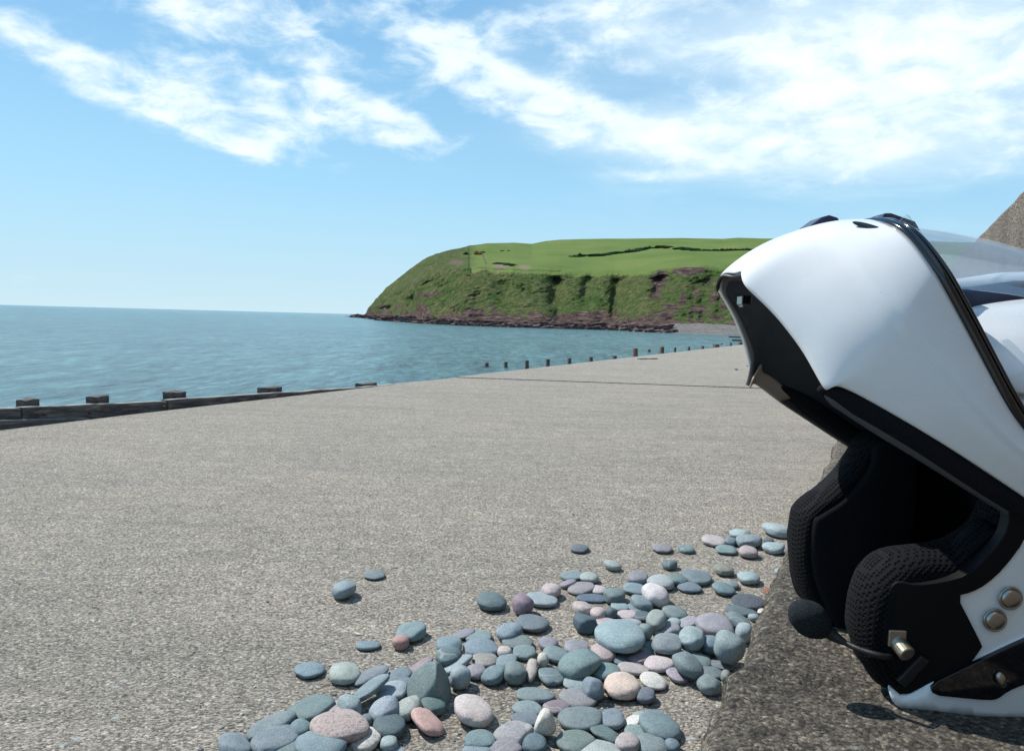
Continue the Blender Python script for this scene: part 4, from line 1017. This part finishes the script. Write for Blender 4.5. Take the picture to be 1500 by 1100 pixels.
def disc(px, py, r, name, mt, off=.002, dep=.003, both=True, parent=None):
    c = surf(px, py, off); bm = bmesh.new(); V = []; n = 28; prof = [(1.18, 0), (1.16, .35), (1.05, .5), (.98, .2), (.95, .25), (.9, .7), (.75, .95), (.4, 1.1)]
    for (rr, hh) in prof: V.append([bm.verts.new(loc(Vector((c.x + math.cos(a) * r * rr, c.y + dep * hh, c.z + math.sin(a) * r * rr)))) for a in [2 * math.pi * i / n for i in range(n)]])
    for a, b in zip(V, V[1:]):
        for i in range(n): bm.faces.new((a[i], a[(i + 1) % n], b[(i + 1) % n], b[i]))
    bm.faces.new(V[-1])
    o = bm_obj(name, bm, mt, hel)
    if both: mirror_obj(o)
for (x, y) in ((1480, 876), (1457, 908)): disc(x, y, .0072, 'snap_button', M_steel)
c = surf(1466, 995, .008); bm = bmesh.new(); bmesh.ops.create_uvsphere(bm, u_segments=14, v_segments=10, radius=1)
for v in bm.verts: q = v.co; v.co = loc(Vector((c.x + q.x * .004, c.y + q.y * .003, c.z + q.z * .0055 - q.x * .002)))
bm_obj('rivet', bm, M_steel, hel)
# latch pin at the front corner of the side plate
c = surf(1315, 940, .003)
def rod(c, d, r, L_, name, mt, seg=18):
    bm = bmesh.new(); bmesh.ops.create_cone(bm, cap_ends=True, segments=seg, radius1=r, radius2=r * .96, depth=L_)
    R3 = d.to_track_quat('Z', 'Y').to_matrix()
    for v in bm.verts: v.co = R3 @ v.co + c
    o = bm_obj(name, bm, mt, hel, smooth=False); mods(o, None, r * .15); return o
rod(loc(c) + Vector((.001, -.003, -.002)), Vector((.25, -1, -.45)).normalized(), .0062, .016, 'latch_pin', M_pin)
bm = bmesh.new(); box_bm(bm, loc(c) + Vector((-.001, .001, .003)), Vector((1, 0, 0)), Vector((0, 1, 0)), ZV, .0065, .003, .0062)
o = bm_obj('latch_plate', bm, M_pin, hel, smooth=False); mods(o, None, .001)
a = surf(1318, 1000, .004); b = surf(1354, 962, .004); m_ = (a + b) / 2; ax = (loc(b) - loc(a)).normalized()
bm = bmesh.new(); box_bm(bm, loc(m_), ax, Vector((0, 1, 0)), ax.cross(Vector((0, 1, 0))), (b - a).length / 2, .003, .0042)
o = bm_obj('latch_lever', bm, M_satin, hel, smooth=False); mods(o, None, .0015)

# raised chin bar ------------------------------------------------------------
Ls = [(1085.5, 394, .030), (1088, 415, .040), (1106, 433.5, .048), (1131, 458, .058), (1153, 484, .067), (1175, 514, .076), (1190, 540, .083), (1206, 568, .090), (1214, 570.5, .092), (1229, 565, .094), (1273, 587, .100), (1331, 620, .108), (1400, 662, .114), (1500, 728, .119), (1590, 790, .121), (1640, 796, .121)]
Ts = [(1287, 322, .030), (1294, 325, .040), (1303, 328, .048), (1315, 333, .058), (1328, 343, .067), (1343, 359, .076), (1356, 377, .083), (1372, 399, .09), (1379, 412, .092), (1388, 427, .094), (1420, 486, .100), (1451, 548, .108), (1476, 594, .114), (1500, 641, .118), (1560, 690, .12), (1640, 690, .12)]
L0 = [Vector((.1855, .0, .3135)), Vector((.1855, .016, .313))] + [pxs(*q) for q in Ls]
T0 = [Vector((.283, 0, .3565)), Vector((.2838, .016, .356))] + [pxs(*q) for q in Ts]
def full(H): return [Vector((p.x, -p.y, p.z)) for p in H[:0:-1]] + H
def crs(P, t):
    n = len(P); i = min(int(t), n - 2); f = t - i
    a, b, c, d = (P[max(0, min(n - 1, i + j))] for j in (-1, 0, 1, 2))
    return .5 * ((2 * b) + (c - a) * f + (2 * a - 5 * b + 4 * c - d) * f * f + (3 * b - a - 3 * c + d) * f ** 3)
LF, TF = full(L0), full(T0); NSt = len(LF) - 1
NU = 400
def smooth_path(P, it):
    P = list(P)
    for _ in range(it): P = [P[0]] + [P[i] * .5 + (P[i - 1] + P[i + 1]) * .25 for i in range(1, len(P) - 1)] + [P[-1]]
    return P
LR = smooth_path([crs(LF, i / NU * NSt) for i in range(NU + 1)], 22); TR = smooth_path([crs(TF, i / NU * NSt) for i in range(NU + 1)], 200)
LSm = smooth_path(LR, 1100)
def at(P, t):
    x = max(0., min(NU - 1e-6, t / NSt * NU)); i = int(x); return P[i].lerp(P[i + 1], x - i)
def band(inner=0., extL=0., vr=(0, 1), rng=(0, 1), nu=300, nv=26, ext_fn=None):
    G = []
    for i in range(nu + 1):
        t = lerp(rng[0], rng[1], i / nu) * NSt; l0 = at(LR, t); l = at(LSm, t); tt = at(TR, t)
        tan = at(LSm, min(NSt, t + .9)).lerp(at(TR, min(NSt, t + .9)), .5) - at(LSm, max(0, t - .9)).lerp(at(TR, max(0, t - .9)), .5)
        ch = tt - l; nn = tan.cross(ch).normalized(); mid = l.lerp(tt, .5)
        if nn.dot(mid - Vector((.40, 0, .10))) < 0: nn = -nn
        e_ = extL if ext_fn is None else ext_fn(t)
        cd = ch.normalized(); side = sstep(0, .09, abs(l.y))
        row = []
        for q in range(nv + 1):
            v = lerp(vr[0], vr[1], (q / nv) ** 1.15)
            bul = lerp(.0135, .0125, side) * math.sin(math.pi * min(1, max(0, v))) ** .8
            bul += .0026 * sstep(.53, .58, v) * (1 - sstep(.60, .97, v)) * side   # pressed crease along the bar
            w_ = lerp(1 - v, max(0, 1 - v / .28) ** 2, sstep(.035, .085, abs(l.y)))
            row.append(l.lerp(tt, v) + (l0 - l) * w_ - cd * e_ * max(0, 1 - v / .3) + nn * (bul - inner))
        G.append(row)
    return G
def grid_obj(name, G, mt, th=None, parent=hel, flip=False, bev=None):
    n = len(G[0]); V = [loc(p) for r in G for p in r]; fs = []
    for i in range(len(G) - 1):
        for q in range(n - 1): a = i * n + q; f = (a, a + 1, a + n + 1, a + n); fs.append(f)
    o = mesh_obj(name, V, fs, mt, parent)
    # outward orientation
    c = Vector((0, 0, .1)); k_ = sum((p.normal.dot(p.center - c) > 0) for p in o.data.polygons)
    if k_ < len(o.data.polygons) / 2: o.data.flip_normals()
    if th: m = o.modifiers.new('th', 'SOLIDIFY'); m.thickness = th; m.offset = -1
    if bev: mods(o, None, bev)
    return o
grid_obj('chin_bar', band(), M_white, th=.003)
def ext(t):
    d = abs(t - NSt / 2); return -.0015 + .0155 * (sstep(9.3, 11.5, d) if t > NSt / 2 else sstep(7.5, 10, d)) + .004 * sstep(10.5, 13, d)
grid_obj('chin_bar_lining', band(inner=.0062, ext_fn=ext, vr=(0, .97)), M_grey, th=.004)
# tan patch of bare liner inside the far arm
cN = NSt / 2
for sgn in (-1,):
    r0, r1 = (cN + sgn * 8.9) / NSt, (cN + sgn * 12.4) / NSt
    G = band(inner=.0122, vr=(.0, .10), rng=(min(r0, r1), max(r0, r1)), nu=20, nv=6, ext_fn=ext)
    G = [[p for p in row] for row in G]
    grid_obj('bare_liner_patch', G, M_tan, th=.002)
# thick inner padding of the arms below the white edge
for sgn in (-1, 1):
    P = []; r = []
    for i in range(16):
        t = cN + sgn * lerp(10.3 if sgn > 0 else 12.2, NSt / 2 - .2, i / 15); l = crs(LF, t); ch = (crs(TF, t) - l).normalized(); P.append(l - ch * .006 + Vector((0, -.009 * sgn, 0))); r.append(lerp(.003, .009, min(1, i / 4)))
    tube('arm_padding', P, r, M_fab, 12)
# black seal round the front lip, gasket along the visor edge
tube('lip_seal', [crs(LF, cN + lerp(-3.0, 1.2, i / 16)) + Vector((.0006, 0, -.0035)) for i in range(17)], [.001] + [.0018] * 15 + [.001], M_satin, 10)
tube('visor_gasket', [at(TR, lerp(.2, NSt - .2, i / 48)) + Vector((.0030, 0, -.0008)) for i in range(49)], .0036, M_black, 12)
tube('visor_top_bead', [Vector((x, 0, u + .0002)) for (x, u) in ((.30, .354), (.34, .3508), (.38, .3443), (.43, .3323), (.47, .3193))], .0009, M_visor, 8)
tube('visor_rim', [at(TR, lerp(2., NSt - 2., i / 44)) + Vector((.0085, 0, .0008)) for i in range(45)], .0018, M_black, 10)
# buckle clip inside the lip
p = pxs(1090, 440, -.01); bm = bmesh.new(); box_bm(bm, loc(p), Vector((1, 0, 0)), Vector((0, 1, 0)), ZV, .004, .008, .004); o = bm_obj('inner_clip', bm, M_black, hel, smooth=False); mods(o, None, .001)
p = pxs(1091, 447, -.02); bm = bmesh.new(); box_bm(bm, loc(p), Vector((.96, 0, .28)), Vector((0, 1, 0)), Vector((-.28, 0, .96)), .0035, .006, .0008); bm_obj('clip_bar', bm, M_steel, hel, smooth=False)
# vent slot and vent lever on the bar
ca = pxs(1250, 329.5, .046); cb = pxs(1299, 343.5, .054); m_ = (ca + cb) / 2; ax = (loc(cb) - loc(ca)).normalized()
bm = bmesh.new(); bmesh.ops.create_uvsphere(bm, u_segments=24, v_segments=12, radius=1)
ay = ax.cross(Vector((0, -.75, .66))).normalized(); an = ax.cross(ay)
for v in bm.verts: q = v.co.copy(); v.co = loc(m_) + Vector((-.001, -.0012, .0018)) + ax * (q.x * (cb - ca).length * .52) + ay * (q.y * .0030) + an * (q.z * .0016)
bm_obj('vent_slot', bm, M_black, hel)
def plate(name, outline, s0, ht, mt, bev=.001):
    P = [pxs(x, y, s0) for x, y in outline]; bm = bmesh.new()
    A = [bm.verts.new(loc(Vector((p.x, s0 - ht, p.z)))) for p in P]; B = [bm.verts.new(loc(Vector((p.x, s0 + ht, p.z)))) for p in P]
    n = len(P); bm.faces.new(A); bm.faces.new(B[::-1])
    for i in range(n): bm.faces.new((A[i], A[(i + 1) % n], B[(i + 1) % n], B[i]))
    o = bm_obj(name, bm, mt, hel, smooth=False); mods(o, None, bev); return o
plate('vent_lever', [(1168, 344), (1180, 332), (1195, 321), (1206, 318), (1219, 322), (1222, 334), (1190, 352)], -.022, .014, mat('dark_blue_plastic', (.02, .025, .06), .3), .0015)
plate('visor_catch', [(1280, 326), (1286, 315), (1296, 315), (1330, 327), (1338, 340), (1310, 340)], .0, .012, M_smoke, .001)
# clear visor swung up over the crown
def visor():
    G = []
    for i in range(37):
        x = lerp(.291, .50, i / 36); row = []
        ut = interp([(.29, .352), (.30, .354), (.34, .3505), (.38, .344), (.43, .332), (.47, .319), (.50, .304)], x)
        for q in range(33):
            s = lerp(-.094, .094, q / 32)
            xx = x + 1.6 * s * s; row.append(Vector((xx, s, ut - 4.6 * s * s - 160 * s ** 4)))
        G.append(row)
    return G
grid_obj('visor', visor(), M_visor, th=.0018)
plate('visor_tab', [(1309, 333), (1326, 315), (1330, 315), (1372, 372), (1362, 376), (1330, 343)], .052, .0012, M_visor, .0004)
# crown vent ridge
G = []
for i in range(31):
    x = lerp(.352, .56, i / 30); row = []; wd = lerp(.016, .036, sstep(.35, .47, x)); top = interp([(.35, .309), (.40, .318), (.45, .321), (.52, .312), (.56, .288)], x)
    for q in range(17):
        a = lerp(-1, 1, q / 16); row.append(Vector((x, a * wd, top - .004 * a * a - .012 * abs(a) ** 8)))
    G.append(row)
grid_obj('crown_vent_cap', G, M_white, th=.004, bev=.001)
G = []
for i in range(31):
    x = lerp(.352, .56, i / 30); row = []; wd = lerp(.040, .046, sstep(.35, .45, x)); top = interp([(.35, .306), (.40, .315), (.45, .318), (.52, .309), (.56, .285)], x)
    for q in range(17):
        a = lerp(-1, 1, q / 16); row.append(Vector((x + .001, a * wd * .96, top - .004 - .03 * abs(a) ** 6)))
    G.append(row)
grid_obj('crown_vent_base', G, mat('navy_satin_plastic', (.012, .018, .045), .4), th=.003)

# microphone on its boom ------------------------------------------------------
mc = pxs(1187, 907, .080); bm = bmesh.new(); bmesh.ops.create_uvsphere(bm, u_segments=32, v_segments=20, radius=1)
dirm = (pxs(1215, 926, .08) - pxs(1165, 888, .08)).normalized(); dm = loc(mc + dirm) - loc(mc); dy = Vector((0, 1, 0)); dz_ = dm.cross(dy)
for v in bm.verts:
    q = v.co.copy(); q *= 1 + .03 * nz(q.x * 2, q.y * 2, q.z * 2); k_ = 1 - .12 * max(0, q.x)
    v.co = loc(mc) + dm * (q.x * .0180) + dy * (q.y * .0130 * k_) + dz_ * (q.z * .0132 * k_)
bm_obj('microphone_foam', bm, M_foam, hel)
tube('microphone_boom', [pxs(1204, 919, .080), pxs(1221, 931, .083), pxs(1238, 941, .090), pxs(1262, 952, .100), pxs(1290, 960, .108), pxs(1306, 962, .104)], [.0052, .0045, .0023, .0022, .0022, .0022], M_satin, 12)

# sub-parts hang under the part they are fixed to
def under(part, kids):
    P = next((o for o in hel.children if o.name.split('.')[0] == part), None)
    for o in list(hel.children):
        if o.name.split('.')[0] in kids: o.parent = P
under('chin_bar', ('chin_bar_lining', 'bare_liner_patch', 'arm_padding', 'lip_seal', 'visor_gasket', 'inner_clip', 'clip_bar', 'vent_slot', 'vent_lever'))
under('side_plate', ('latch_pin', 'latch_plate', 'latch_lever'))
under('lower_plate', ('rivet',))
under('outer_shell', ('snap_button',))
under('visor', ('visor_rim', 'visor_top_bead', 'visor_catch', 'visor_tab'))
under('microphone_boom', ('microphone_foam',))
under('crown_vent_cap', ('crown_vent_base',))
